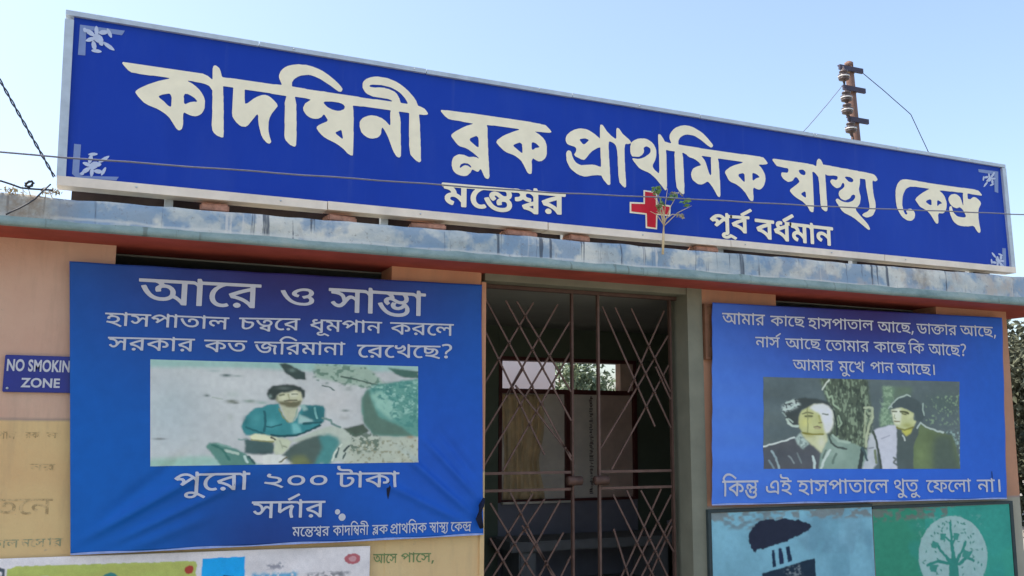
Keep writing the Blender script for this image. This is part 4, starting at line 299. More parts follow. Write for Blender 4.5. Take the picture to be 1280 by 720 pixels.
BARS=[(2.01, 2.226, 2.431, 1.441), (2.043, 2.36, 2.613, 1.405), (2.173, 2.36, 2.613, 1.643), (2.53, 2.36, 2.19, 1.795), (2.613, 2.256, 2.024, 1.345), (2.613, 2.062, 2.164, 1.345), (2.29, 1.946, 2.01, 1.511), (2.238, 1.852, 2.613, 1.429), (2.245, 2.36, 2.613, 1.819), (2.363, 2.36, 2.01, 1.804), (2.928, 2.36, 3.329, 1.603), (2.836, 2.36, 3.208, 1.613), (3.047, 2.36, 3.329, 1.834), (3.304, 2.36, 3.023, 1.826), (3.329, 2.197, 2.815, 1.466), (3.329, 2.005, 2.896, 1.345), (3.221, 1.992, 3.329, 1.785), (2.081, 1.167, 2.613, 0.365), (2.083, 0.968, 2.476, 0.34), (2.284, 1.033, 2.613, 0.569), (2.563, 0.981, 2.144, 0.34), (2.613, 0.843, 2.317, 0.34), (2.439, 1.181, 2.01, 0.625), (2.542, 1.169, 2.01, 0.351), (2.613, 0.705, 2.379, 0.34), (2.209, 1.223, 2.613, 0.502), (2.359, 1.211, 2.01, 0.718), (2.898, 1.197, 3.329, 0.421), (2.995, 1.219, 3.329, 0.595), (2.899, 0.991, 3.127, 0.34), (3.255, 1.223, 2.815, 0.451), (3.329, 1.185, 2.815, 0.376), (3.329, 0.992, 2.961, 0.34), (3.329, 1.035, 2.861, 0.34), (3.329, 0.66, 3.173, 0.34), (3.097, 1.216, 3.329, 0.833)]
GL = {k: (a, parse(s)) for k, (a, s) in GLYPH.items()}

def word_sets(tokens, wt):
    x = 0; sets = []; lo, hi = 1e9, -1e9
    for i, t in enumerate(tokens.split()):
        adv, cs = GL[t + '_' + wt]
        # small letters hang from the head line by their own side bearings
        c2 = [[(px + x, py) for px, py in c] for c in cs]
        for c in c2:
            for px, py in c: lo = min(lo, px); hi = max(hi, px)
        sets.append((i % 2, c2)); x += adv
    return sets, lo, hi

def add_word(spec, wt, surf, mat, parent, name='printed_word', lift=.004):
    tokens, x0, x1, z0, z1, h = spec
    sets, lo, hi = word_sets(tokens, wt)
    V, F = fill_mesh(sets, lambda gx, gy, layer: (x0 + (gx - lo) / (hi - lo) * (x1 - x0), -layer * .0004, z0 + (gx - lo) / (hi - lo) * (z1 - z0) - (622 - gy) / 622 * h))
    o = pmesh(name, V, F, mat, parent); me = o.data
    bm = bmesh.new(); bm.from_mesh(me)      # fine enough to follow the folds of the sheet
    for lim in (.08, .04, .04):
        es = [e for e in bm.edges if e.calc_length() > lim]
        if es: bmesh.ops.subdivide_edges(bm, edges=es, cuts=1); bmesh.ops.triangulate(bm, faces=bm.faces)
    for v in bm.verts:
        p = surf(v.co.x, v.co.z); v.co = (float(p[0]), float(p[1]) - lift + v.co.y, float(p[2]))
    bm.to_mesh(me); bm.free(); return o

def flatsurf(y): return lambda X, Z: (X, y, Z)

def grid_sheet(name, quad, surf, nu, nv, colfn, mat, parent=None, lift=0.0):
    """quad: TL,TR,BR,BL as (x, z); colfn(U,V)->rgb linear arrays, V down"""
    U, V = np.meshgrid(np.linspace(0, 1, nu), np.linspace(0, 1, nv))
    q = np.array(quad, float)
    P = ((1 - U) * (1 - V))[..., None] * q[0] + (U * (1 - V))[..., None] * q[1] + (U * V)[..., None] * q[2] + ((1 - U) * V)[..., None] * q[3]
    X, Z = P[..., 0], P[..., 1]
    p = surf(X, Z)
    co = np.stack([np.broadcast_to(p[0], X.shape), np.broadcast_to(p[1] - lift, X.shape), np.broadcast_to(p[2], X.shape)], -1).reshape(-1, 3)
    me = bpy.data.meshes.new(name)
    i = np.arange(nu * nv).reshape(nv, nu)
    q4 = np.stack([i[:-1, :-1], i[1:, :-1], i[1:, 1:], i[:-1, 1:]], -1).reshape(-1, 4)
    me.vertices.add(len(co)); me.vertices.foreach_set('co', co.ravel())
    me.loops.add(q4.size); me.loops.foreach_set('vertex_index', q4.ravel())
    me.polygons.add(len(q4)); me.polygons.foreach_set('loop_start', np.arange(0, q4.size, 4))
    me.update(); me.validate()
    me.shade_smooth()
    if colfn is not None:
        c = colfn(U, V).reshape(-1, 3)
        a = me.color_attributes.new('print', 'FLOAT_COLOR', 'POINT')
        a.data.foreach_set('color', np.concatenate([c, np.ones((len(c), 1))], 1).ravel().astype(np.float32))
    return link(name, me, mat, parent)

def print_mat(name, rough=.5, spec=.2, cloth=.15):
    t = NT(name); a = t.n.new('ShaderNodeVertexColor'); a.layer_name = 'print'
    n = t.noise(14, 5, .6); c = t.mix(.10, a.outputs[0], t.ramp(n, [(.3, .25), (.75, .9)]), 'OVERLAY')
    t.bump(t.noise(220, 2), cloth, .001)
    return t.fin(c, rough, 0, spec)

def smooth(a, s):
    if s <= 0: return a
    k = np.exp(-.5 * (np.arange(-int(3 * s) - 1, int(3 * s) + 2) / s) ** 2); k /= k.sum(); r = len(k) // 2
    a = np.pad(a, ((r, r), (r, r), (0, 0)), mode='edge')
    a = np.apply_along_axis(lambda v: np.convolve(v, k, 'valid'), 0, a)
    return np.apply_along_axis(lambda v: np.convolve(v, k, 'valid'), 1, a)

def fnoise(h, w_, cells, seed=0):
    g = np.random.default_rng(seed).random((cells[1] + 2, cells[0] + 2))
    y = np.linspace(0, cells[1], h)[:, None]; x = np.linspace(0, cells[0], w_)[None, :]
    yi = y.astype(int); xi = x.astype(int); fy = y - yi; fx = x - xi
    fy = fy * fy * (3 - 2 * fy); fx = fx * fx * (3 - 2 * fx)
    return (g[yi, xi] * (1 - fy) * (1 - fx) + g[yi, xi + 1] * (1 - fy) * fx + g[yi + 1, xi] * fy * (1 - fx) + g[yi + 1, xi + 1] * fy * fx)

def paint(wd, ht, box, base, layers, seed=3, soft=.8, grain=.07):
    """raster of a printed picture; shapes in the picture's own units (box = x0,y0,x1,y1)"""
    x0, y0, x1, y1 = box
    sx, sy = wd / (x1 - x0), ht / (y1 - y0)
    img = np.zeros((ht, wd, 3)); img[:] = lin(base)
    n = fnoise(ht, wd, (9, 5), seed) - .5; img *= (1 + n * .25)[..., None]
    yy, xx = np.mgrid[0:ht, 0:wd]; yy = yy + .5; xx = xx + .5
    n1 = smooth((fnoise(ht, wd, (wd // 7, ht // 7), seed + 40) - .5)[..., None], 1)[..., 0] * 2.4
    n2 = smooth((fnoise(ht, wd, (wd // 7, ht // 7), seed + 41) - .5)[..., None], 1)[..., 0] * 2.4
    wx, wy = xx + n1, yy + n2               # hand-drawn edges waver a little
    def pmask(pts, X, Y):
        P = [((a - x0) * sx, (b - y0) * sy) for a, b in pts]; msk = np.zeros((ht, wd), bool)
        for (ax, ay), (bx, by) in zip(P, P[1:] + P[:1]):
            if ay == by: continue
            msk ^= ((ay <= Y) != (by <= Y)) & (X < (bx - ax) * (Y - ay) / (by - ay) + ax)
        return msk
    for lay in layers:
        k = lay[0]
        if k == 'l':            # brush line
            _, pts, colr, wl = lay; P = [((a - x0) * sx, (b - y0) * sy) for a, b in pts]; al = np.zeros((ht, wd))
            for (ax, ay), (bx, by) in zip(P, P[1:]):
                dx, dy = bx - ax, by - ay; t = np.clip(((wx - ax) * dx + (wy - ay) * dy) / (dx * dx + dy * dy + 1e-9), 0, 1)
                al = np.maximum(al, np.clip(wl + .5 - np.hypot(wx - ax - t * dx, wy - ay - t * dy), 0, 1))
        elif k == 'e':          # airbrushed spot: cx, cy, rx, ry, colour, strength
            _, cx, cy, rx, ry, colr, a_ = lay; al = a_ * np.exp(-(((xx / sx + x0 - cx) / rx) ** 2 + ((yy / sy + y0 - cy) / ry) ** 2))
        elif k == 'n':          # broken dabs inside an area
            _, pts, colr, th, cells, sd_ = lay
            f = fnoise(ht, wd, cells, sd_) * .6 + fnoise(ht, wd, (cells[0] * 2, cells[1] * 2), sd_ + 50) * .4
            al = smooth(pmask(pts, wx + n2 * 3, wy + n1 * 3).astype(float)[..., None], 2.5)[..., 0] * np.clip((f - th * .86 - .06) * 7, 0, 1) * (.32 if sd_ >= 60 else .85)
        elif k == 's':          # soft-edged shape
            _, pts, colr, r_ = lay; al = smooth(pmask(pts, wx, wy).astype(float)[..., None], r_)[..., 0]
        else:
            _, pts, colr = lay[:3]; al = pmask(pts, wx, wy).astype(float)
        img = img * (1 - al[..., None]) + lin(colr) * al[..., None]
    img = smooth(img, soft)
    img *= (1 + (np.random.default_rng(seed + 1).random((ht, wd)) - .5) * grain * 2)[..., None]
    img *= (1 + (fnoise(ht, wd, (wd // 9, ht // 9), seed + 5) - .5) * .10)[..., None]
    return np.clip(img, 0, 1)

def sampler(img):
    def f(U, V):
        h, w_ = img.shape[:2]
        return img[np.clip((V * (h - 1)).round().astype(int), 0, h - 1), np.clip((U * (w_ - 1)).round().astype(int), 0, w_ - 1)]
    return f
# ------------------------------------------------------------------ materials
def wall_paint(name, upper, lower, split, lineamt=1.0):
    t = NT(name); z = t.sep(2)
    wob = t.mth('MULTIPLY', t.noise(2.5, 3), .03)
    f = t.mth('MULTIPLY', t.mth('SUBTRACT', t.mth('ADD', z, wob), split + .015), 60, True)
    c = t.mix(f, lower, upper)
    n = t.noise(3.2, 6, .6); c = t.mix(.35, c, t.ramp(n, [(.25, .32), (.72, .62)]), 'OVERLAY')
    st = t.noise(2.6, 6, .65, (3.5, 1, .5)); c = t.mix(t.ramp(st, [(.50, 0.0), (.74, .3)]), c, L(140, 124, 106))
    pk = t.noise(26, 6, .7); c = t.mix(t.ramp(pk, [(.64, 0.0), (.70, .45)]), c, L(150, 140, 125))
    # the dirty line where the two coats of paint meet
    d = t.mth('ABSOLUTE', t.mth('SUBTRACT', t.mth('ADD', z, wob), split + .022))
    ln = t.mth('MULTIPLY', t.mth('SUBTRACT', .012, d), 60 * lineamt, True)
    c = t.mix(ln, c, L(150, 132, 128))
    t.bump(t.mth('ADD', t.noise(9, 5), t.mth('MULTIPLY', t.noise(70, 4), .35)), .35, .012)
    return t.fin(c, .85, 0, .2)

M = {}
M['wall'] = wall_paint('peach_and_cream_wall_paint', L(210, 172, 146), L(222, 188, 132), 1.626)
M['wall_r'] = wall_paint('peach_pillar_paint', L(186, 138, 108), L(165, 160, 140), 1.10)
M['wall_c'] = wall_paint('cream_lower_wall', L(206, 152, 118), L(222, 190, 136), 1.35)
M['green_trim'] = simple('grey_green_trim_paint', L(124, 124, 106), .7, .14, 5)
M['green_dark'] = simple('dark_green_wall_paint', L(104, 114, 96), .75, .12, 4)
M['door_brown'] = simple('brown_board_paint', L(214, 186, 168), .7, .16, 5)
M['panel_pale'] = simple('pale_board', L(238, 226, 208), .7, .12, 6)
M['curtain'] = simple('gold_curtain_cloth', L(222, 196, 152), .9, .2, 7)
M['dado'] = simple('blue_grey_dado_paint', L(140, 138, 146), .7, .12, 6)
M['concrete_in'] = simple('bench_concrete', L(140, 138, 134), .85, .15, 8)
M['dark_red'] = simple('dark_red_frame_paint', L(96, 52, 48), .5, .15, 8)
M['soffit'] = simple('red_oxide_soffit_paint', L(166, 76, 62), .75, .2, 5)
M['ceiling'] = simple('ceiling_distemper', L(150, 152, 142), .9, .1, 3)
M['iron'] = simple('gate_iron', L(102, 80, 70), .6, .2, 20, .3)
M['iron_dark'] = simple('dark_gate_iron', L(92, 70, 60), .6, .2, 20, .3)
M['brick'] = simple('brick_clay', L(172, 126, 104), .9, .35, 30, 0, .5)
M['alu'] = simple('sign_frame_metal', L(186, 194, 198), .45, .12, 14, .35, .05, .5)
M['alu_warm'] = simple('sign_bottom_rail_metal', L(232, 218, 198), .5, .1, 9, .2, .05, .4)
M['white_ink'] = simple('white_print', L(198, 198, 202), .5, .04, 20, 0, .02)
M['cream_ink'] = simple('sign_letter_cream', L(246, 236, 204), .5, .05, 12, 0, .03)
M['grey_ink'] = simple('corner_ornament_grey', L(190, 200, 220), .5, .08, 30, 0, .02)
M['bracket_ink'] = simple('corner_bracket_grey', L(128, 146, 188), .5, .06, 30, 0, .02)
M['red_ink'] = simple('cross_red', L(205, 32, 52), .5, .08, 20, 0, .02)
M['green_ink'] = simple('wall_writing_green', L(120, 140, 88), .8, .3, 30, 0, .02)
M['faded_ink'] = simple('faded_wall_writing', L(192, 170, 126), .8, .2, 40, 0, .02)
t = NT('worn_green_lettering'); M['faded_green'] = t.fin(t.mix(t.ramp(t.noise(34, 4, .7), [(.45, 0.0), (.58, 1.0)]), L(150, 152, 116), L(212, 182, 132)), .85, 0, .2)
t = NT('worn_brown_lettering'); M['faded_ink'] = t.fin(t.mix(t.ramp(t.noise(34, 4, .7), [(.40, 0.0), (.55, 1.0)]), L(170, 144, 100), L(214, 182, 130)), .85, 0, .2)
M['rubber'] = simple('cable_rubber', L(58, 60, 66), .5, .2, 20)
M['wire'] = simple('wire_grey', L(112, 112, 122), .5, .15, 30)
M['pole'] = simple('rusty_pole_steel', L(132, 104, 92), .75, .2, 6, .1)
M['arm'] = simple('cross_arm_steel', L(78, 72, 84), .6, .15, 6, .2)
M['porc_w'] = simple('white_porcelain', L(206, 204, 200), .3, .05, 9, 0, .02, .5)
M['porc_b'] = simple('brown_porcelain', L(84, 72, 70), .3, .1, 9, 0, .02, .5)
M['bark'] = simple('bark', L(110, 92, 76), .9, .25, 12)
M['twig'] = simple('pale_twig', L(206, 186, 148), .8, .15, 30)
M['leaf'] = simple('leaf_green', (.055, .095, .035, 1), .6, .4, 9)
M['leaf_pale'] = simple('pale_leaf', (.20, .25, .15, 1), .7, .4, 9)
M['leaf_dusty'] = simple('dusty_leaf', (.13, .14, .09, 1), .8, .4, 6)
M['leaf_lit'] = simple('sapling_leaf', (.16, .28, .08, 1), .6, .3, 20)  # brighter green of the sapling's own leaves
M['leaf_dry'] = simple('dry_leaf', (.42, .36, .22, 1), .8, .3, 20)
M['tear'] = simple('tear_dark', L(24, 30, 52), .8)
M['ground'] = simple('dusty_ground', L(138, 132, 120), .95, .15, 1.5)
M['outbuilding'] = simple('pinkish_render', L(250, 226, 210), .85, .06, 2)
M['plaster'] = simple('cement_plaster', L(150, 146, 138), .9, .12, 4)
M['hem'] = simple('flex_hem', L(150, 168, 214), .5, .2, 20, 0, .02)
M['gap_backing'] = simple('dark_gap_backing', L(70, 60, 54), .9, .25, 12)  # dark colour of the backing that keeps the gap under the board dark
M['notice_w'] = simple('notice_board_wood', L(120, 84, 62), .7, .2, 12)
M['notice_p'] = simple('notice_board_face', L(140, 102, 76), .8, .15, 12)
M['mural_frame'] = simple('dark_mural_border', L(54, 66, 66), .7, .2, 15)
M['print'] = print_mat('printed_flex')
M['mural'] = print_mat('wall_mural_paint', .8, .2, .35)

# sign face: deep blue flex, faint vertical panel joins and dust
t = NT('sign_blue_flex')
n = t.noise(1.2, 4, .5); c = t.ramp(n, [(.3, L(15, 56, 160)), (.7, L(24, 66, 170))])
c = t.mix(t.ramp(t.noise(5, 6, .7, (1, 1, .3)), [(.5, 0.0), (.8, .06)]), c, L(110, 130, 170))
c = t.mix(t.ramp(t.noise(9, 4, .6, (2.2, 1, .10)), [(.60, 0.0), (.75, .16)]), c, L(84, 104, 160))
c = t.mix(t.ramp(t.noise(4, 4, .6, (1.5, 1, .25)), [(.5, 0.0), (.8, .18)]), c, L(14, 44, 128))
t.bump(t.noise(3.5, 2), .08, .01)
M['sign_blue'] = t.fin(c, .5, 0, .2)
# board paint of the NO SMOKING plate
M['plate_blue'] = simple('enamel_navy', L(24, 38, 128), .35, .08, 10, 0, .03, .5)

# weathered slab edge: old blue-white lime wash with rain streaks
t = NT('weathered_slab_edge_paint')
a = t.noise(2.2, 6, .62, (1, 1, 1.6))
c = t.ramp(a, [(.28, L(136, 154, 164)), (.44, L(174, 184, 184)), (.58, L(210, 210, 198)), (.76, L(184, 178, 162))])
b = t.noise(4.5, 4, .6, (1, 1, 1)); c = t.mix(t.ramp(b, [(.47, 0.0), (.56, .72)]), c, L(112, 144, 172))
v = t.noise(7, 3, .6, (3.2, 1, .12)); c = t.mix(t.ramp(v, [(.60, 0.0), (.66, .85)]), c, L(74, 84, 96))
v2 = t.noise(5, 3, .6, (3.0, 1, .10)); c = t.mix(t.ramp(v2, [(.66, 0.0), (.70, .8)]), c, L(206, 206, 200))
x = t.sep(0); lf = t.mth('MULTIPLY', t.mth('SUBTRACT', -.12, x), 4, True)
zz = t.mth('ABSOLUTE', t.mth('SUBTRACT', t.mth('ADD', t.sep(2), t.mth('MULTIPLY', t.noise(5, 4), .03)), 2.566)); c = t.mix(t.mth('MULTIPLY', t.mth('SUBTRACT', .010, zz), 70, True), c, L(206, 206, 196))
p5 = t.noise(7, 6, .7); c = t.mix(t.mth('MULTIPLY', lf, t.ramp(p5, [(.35, 0.2), (.6, 1.0)])), c, L(150, 138, 122))
# patched repairs towards the right end
rf = t.mth('MULTIPLY', t.mth('SUBTRACT', x, 3.4), .5, True)
p6 = t.noise(6, 5, .6); c = t.mix(t.mth('MULTIPLY', rf, t.ramp(p6, [(.48, 0.0), (.6, .75)])), c, L(186, 176, 162))
m2 = t.noise(3.2, 5, .7, (1, 1, .8)); c = t.mix(t.ramp(m2, [(.56, 0.0), (.70, .55)]), c, L(128, 122, 112))
sp = t.noise(38, 6, .75); c = t.mix(t.ramp(sp, [(.58, 0.0), (.68, .6)]), c, L(120, 114, 104))
t.bump(t.mth('ADD', t.noise(16, 6, .7), t.mth('MULTIPLY', a, 1.5)), .5, .012)
M['slab'] = t.fin(c, .88, 0, .2)
t = NT('slab_drip_edge')
a = t.noise(5, 6, .65, (1, 1, 2)); c = t.ramp(a, [(.3, L(112, 136, 134)), (.55, L(142, 162, 158)), (.75, L(166, 176, 166))])
v = t.noise(9, 3, .6, (2.5, 1, .2)); c = t.mix(t.ramp(v, [(.62, 0.0), (.7, .6)]), c, L(96, 106, 100))
t.bump(t.noise(24, 6, .7), .5, .01)
M['drip'] = t.fin(c, .88, 0, .2)

# ------------------------------------------------------------------ ground
MB().box(-400, 400, -400, 4.9, -.5, 0).build('ground', M['ground']); tag(bpy.data.objects['ground'], kind='structure')
g = MB().box(-400, 400, 9.05, 900, -.5, 0).build('ground_behind', M['ground']); g.name = 'backyard_ground'; tag(g, kind='structure')

# ------------------------------------------------------------------ the building
bld = thing('health_centre_building', 'single storey health centre building with peach walls, red soffit and worn blue slab edge', 'building', None, (3, 5, 0))
bp = Vector((3, 5, 0))
def bpart(mb, name, mat, label=None):
    o = mb.build(name, mat, bld); o.location = -bp; 
    if label: o['label'] = label
    return o
YF, YI, YB = 5.0, 5.22, 7.5
SB = 2.50
bpart(MB().box(-9, -.005, YF, YI, 0, SB), 'wall', M['wall'])
bpart(MB().box(-.005, 1.425, YF + .002, YI, 0, 1.25), 'wall', M['wall_c'])
bpart(MB().box(1.425, 1.965, YF, YI, 0, SB), 'pillar', M['wall_c'])
bpart(MB().box(1.965, 1.992, YF - .012, YI, 0, 2.44), 'door_jamb', M['wall_c'])
bpart(MB().box(1.992, 3.387, YF + .004, YI, 2.455, SB), 'lintel', M['green_trim'])
bpart(MB().box(3.387, 3.50, YF - .006, YI, 0, SB), 'door_jamb', M['green_trim'])
bpart(MB().box(3.50, 4.104, YF + .003, YI, 0, SB), 'pillar', M['wall_r'])
bpart(MB().box(4.104, 5.569, YF + .006, YI, 0, 1.15), 'wall', M['wall_r'])
bpart(MB().box(5.569, 6.30, YF + .003, YI, 0, SB), 'pillar', M['wall_r'])
bpart(MB().box(6.08, 6.30, YI, 8.9, 0, SB), 'wall', M['wall_r'])
bpart(MB().box(-9, 6.08, 8.7, 8.9, 0, 1.0), 'wall', M['plaster'])
bpart(MB().box(-9, -8.8, YI, 8.7, 0, SB), 'wall', M['plaster'])
bpart(MB().box(-8.8, 6.08, YI, YB, .0, .32), 'porch_floor', M['concrete_in'])
# roof slab with its ragged front edge
bm = bmesh.new(); nx = 260; xs = np.linspace(-9, 6.75, nx)
prof = [(8.95, 0.0, 'b'), (4.70, 0.0, 'b'), (4.675, 0.004, 'd'), (4.675, .03, 'd'), (4.69, .042, 's'), (4.69, .07, 's'), (4.69, .10, 's'), (4.692, .135, 's'), (4.70, .15, 's'), (8.95, .15, 't')]
rows = []
nz = fnoise(len(prof), nx, (150, 6), 5) - .5; nl = fnoise(1, nx, (40, 1), 8)[0] - .5
for i, xx_ in enumerate(xs):
    tt = (xx_ + .505) / 6.5; top = 2.645 + .062 * min(1.1, max(-.3, tt)); row = []
    for k, (y, h, _) in enumerate(prof):
        z = 2.50 + h / .15 * (top - 2.50) if h > .03 else 2.497 + h
        if 4 <= k <= 8: z += nz[k, i] * .016; y += nz[k, i] * .015 + nl[i] * .006
        if k in (2, 3): z += nl[i] * .010 * (k - 2) + nz[k, i] * .004; y += nz[k, i] * .004
        row.append(bm.verts.new((xx_, y, z)))
    rows.append(row)
sm, dm, fm = [], [], []
for i in range(nx - 1):
    for k in range(len(prof) - 1):
        f = bm.faces.new((rows[i][k], rows[i + 1][k], rows[i + 1][k + 1], rows[i][k + 1])); f.smooth = 2 <= k <= 7
        f.material_index = 2 if k == 0 else (1 if k in (1, 2, 3) else 0)
for r_ in (rows[0], rows[-1]): bm.faces.new(r_)
bmesh.ops.recalc_face_normals(bm, faces=bm.faces)
me = bpy.data.meshes.new('roof_slab'); bm.to_mesh(me); bm.free()
for k in ('slab', 'drip', 'soffit'): me.materials.append(M[k])
rs = link('roof_slab', me, None, bld); rs.location = -bp
bpart(MB().box(-.22, 5.98, 4.86, 4.96, 2.64, 2.83), 'added_gap_backing', M['gap_backing'])  # added backing, coloured dark so the gap under the board looks shaded
# porch ceiling just under the slab
bpart(MB().box(-8.8, 6.08, YI + .002, YB, 2.485, 2.494), 'porch_ceiling', M['ceiling'])

# back wall of the porch, with a wide window and a doorway
WX0, WX1 = 3.15, 4.47
bpart(MB().box(-8.8, WX0 - .032, YB, YB + .2, 0, SB), 'back_wall', M['green_dark'])
bpart(MB().box(WX0 - .03, 5.0, YB + .001, YB + .2, 2.22, SB), 'back_wall', M['green_dark'])
bpart(MB().box(WX0 - .03, WX1 + .03, YB + .001, YB + .2, 0, .965), 'back_wall', M['dado'])
bpart(MB().box(5.0, 6.08, YB, YB + .2, 0, SB), 'back_wall', M['green_dark'])
bpart(MB().box(WX1 + .032, 5.0, YB + .06, YB + .12, 0, 2.22), 'inner_door', M['green_dark'])
win = bpart(MB().box(WX0 - .03, WX0, YB - .01, YB + .12, .965, 2.22).box(WX1, WX1 + .03, YB - .01, YB + .12, .965, 2.22).box(WX0, WX1, YB - .01, YB + .12, 2.188, 2.22)
            .box(WX0, WX1, YB - .008, YB + .12, 1.90, 1.94).box(WX0, WX1, YB - .03, YB + .12, .965, .985), 'window', M['dark_red'])
def wpart(mb, name, mat): o = mb.build(name, mat, win); return o
wpart(MB().box(3.775, 3.815, YB - .006, YB + .09, .985, 1.90), 'mullion', M['dark_red'])
wpart(MB().box(4.335, 4.47, YB + .0, YB + .09, 1.94, 2.188), 'transom_board', M['door_brown'])
wpart(MB().box(3.815, 4.12, YB + .03, YB + .05, .985, 1.90), 'board', M['panel_pale'])
wpart(MB().box(4.125, 4.47, YB + .032, YB + .052, .985, 1.90), 'board', M['door_brown'])
wpart(MB().box(3.14, 3.80, YB - .06, YB - .012, .955, .972), 'ledge', M['panel_pale'])
wpart(MB().box(WX0, 3.775, YB + .04, YB + .06, .985, 1.90), 'board', M['panel_pale'])
mb = MB()
for k in range(60):
    zz = 1.02 + k * .0145
    mb.box(4.02 + rng.random() * .015, 4.045 + rng.random() * .02, YB + .025, YB + .029, zz, zz + .004 + rng.random() * .007)
wpart(mb, 'stencil_marks', M['iron_dark'])
# curtain with folds, tied low
bm = bmesh.new(); cu = []
for i in range(61):
    r_ = []
    for j in range(25):
        u = i / 60; v = j / 24; x_ = 3.17 + u * .40 * (1 - .18 * math.exp(-((v - .35) / .22) ** 2)) + .02 * math.sin(v * 4)
        r_.append(bm.verts.new((x_, YB + .005 + .022 * math.sin(u * 38 + 1.3 * math.sin(v * 3)) + .008 * math.sin(u * 90), .99 + v * .90)))
    cu.append(r_)
for i in range(60):
    for j in range(24):
        f = bm.faces.new((cu[i][j], cu[i + 1][j], cu[i + 1][j + 1], cu[i][j + 1])); f.smooth = True
me = bpy.data.meshes.new('curtain'); bm.to_mesh(me); bm.free()
cur = link('curtain', me, M['curtain'], None); tag(cur, 'gold brown curtain hanging inside the window behind the lattice gate', 'curtain')
md = cur.modifiers.new('thick', 'SOLIDIFY'); md.thickness = .004

bench = thing('porch_bench', 'grey concrete bench under the inside window behind the gate', 'bench', None, (4, 7.2, .32))
for nme, a_ in (('seat', (3.0, 4.62, 6.95, 7.40, .62, .70)), ('leg', (3.1, 3.25, 7.0, 7.35, .32, .62)), ('leg', (4.35, 4.5, 7.0, 7.35, .32, .62))):
    o = MB().box(*a_, bev=.01).build(nme, M['concrete_in'], bench); o.location = (-4, -7.2, -.32)
table = thing('porch_table', 'small dark table by the dark inner doorway behind the right gate leaf', 'table', None, (4.8, 6.6, .32))
for nme, a_ in (('table_top', (4.42, 5.1, 6.5, 6.9, .80, .83)), ('leg', (4.45, 4.49, 6.53, 6.57, .32, .80)), ('leg', (5.03, 5.07, 6.53, 6.57, .32, .80)), ('leg', (4.45, 4.49, 6.83, 6.87, .32, .80)), ('leg', (5.03, 5.07, 6.83, 6.87, .32, .80))):
    o = MB().box(*a_).build(nme, M['dado'], table); o.location = (-4.8, -6.6, -.32)

# what shows through the high window
ob_ = MB().box(1.5, 5.18, 10.6, 13, 0, 3.6).build('outbuilding', M['outbuilding']); tag(ob_, 'pale pinkish outbuilding wall seen through the high inside window', 'building')

# ------------------------------------------------------------------ collapsible gate
gate = thing('lattice_gate', 'brown collapsible steel lattice gate closing the porch doorway', 'gate', None, (2.7, 5.12, .32))
def gp(mb, name, mat): o = mb.build(name, mat, gate); o.location = (-2.7, -5.12, -.32); return o
GY = 5.13
for x_, m_ in ((2.005, 'iron'), (2.622, 'iron_dark'), (2.806, 'iron'), (3.338, 'iron_dark')):
    gp(MB().box(x_ - .007, x_ + .007, GY - .012, GY + .012, .33, 2.43), 'upright', M[m_])
gp(MB().box(1.996, 3.383, GY - .02, GY + .02, 2.43, 2.452), 'top_rail', M['iron_dark'])
gp(MB().box(1.996, 3.383, GY - .02, GY + .02, .322, .335), 'floor_rail', M['iron_dark'])
for x0, x1 in ((2.014, 2.613), (2.815, 3.329)):
    for z_ in (1.235, 1.335):
        gp(MB().box(x0, x1, GY - .004, GY + .004, z_ - .008, z_ + .008), 'cross_bar', M['iron'])
for x_ in (2.622, 2.806):
    gp(MB().lathe((x_, GY - .03, 1.285), [(.012, -.05), (.028, -.045), (.028, .045), (.012, .05)], 12, Vector((1, 0, 0))), 'lock_lug', M['iron_dark'])
for i, (xa, za, xb, zb) in enumerate(BARS):
    yy_ = GY + (.007 if (xb - xa) * (zb - za) > 0 else -.007)
    a = Vector((xa, yy_, za)); b = Vector((xb, yy_, zb)); d = (b - a).normalized(); n_ = Vector((d.z, 0, -d.x)) * .0054; q = Vector((0, .003, 0))
    gp(MB().hexa([a - n_ - q, a + n_ - q, a + n_ + q, a - n_ + q, b - n_ - q, b + n_ - q, b + n_ + q, b - n_ + q]), 'lattice_bar', M['iron'])

rv = MB().lathe((0, 0, 0), [(.009, 0), (.008, .004), (.003, .006)], 8, Vector((0, -1, 0))); rmesh = None
for i, (xa, za, xb, zb) in enumerate(BARS):
    for (xc, zc, xd, zd) in BARS[i + 1:]:
        r1, s1 = (xb - xa, zb - za), (xd - xc, zd - zc); den = r1[0] * s1[1] - r1[1] * s1[0]
        if abs(den) < .02: continue
        t_ = ((xc - xa) * s1[1] - (zc - za) * s1[0]) / den; u_ = ((xc - xa) * r1[1] - (zc - za) * r1[0]) / den
        if not (.02 < t_ < .98 and .02 < u_ < .98): continue
        if rmesh is None: o = rv.build('rivet', M['iron_dark'], gate); rmesh = o.data
        else: o = link('rivet', rmesh, None, gate)
        o.location = (xa + t_ * r1[0] - 2.7, GY - .010 - 5.12, za + t_ * r1[1] - .32)

# ------------------------------------------------------------------ notice board on the pillar
nb = thing('notice_board', 'small brown notice board on the peach pillar, half behind the right blue poster', 'notice board', None, (3.6, 4.99, 2.2))
for nme, a_, m_ in (('board_face', (3.525, 3.80, 4.982, 4.998, 2.06, 2.38), 'notice_p'), ('frame', (3.505, 3.525, 4.972, 4.998, 2.04, 2.40), 'notice_w'), ('frame', (3.80, 3.82, 4.972, 4.998, 2.04, 2.40), 'notice_w'), ('frame', (3.5252, 3.7998, 4.9722, 4.998, 2.38, 2.40), 'notice_w'), ('frame', (3.5252, 3.7998, 4.9722, 4.998, 2.04, 2.06), 'notice_w'), ('paper_slip', (3.545, 3.60, 4.978, 4.981, 2.12, 2.33), 'notice_w')):
    o = MB().box(*a_).build(nme, M[m_], nb); o.location = (-3.6, -4.99, -2.2)

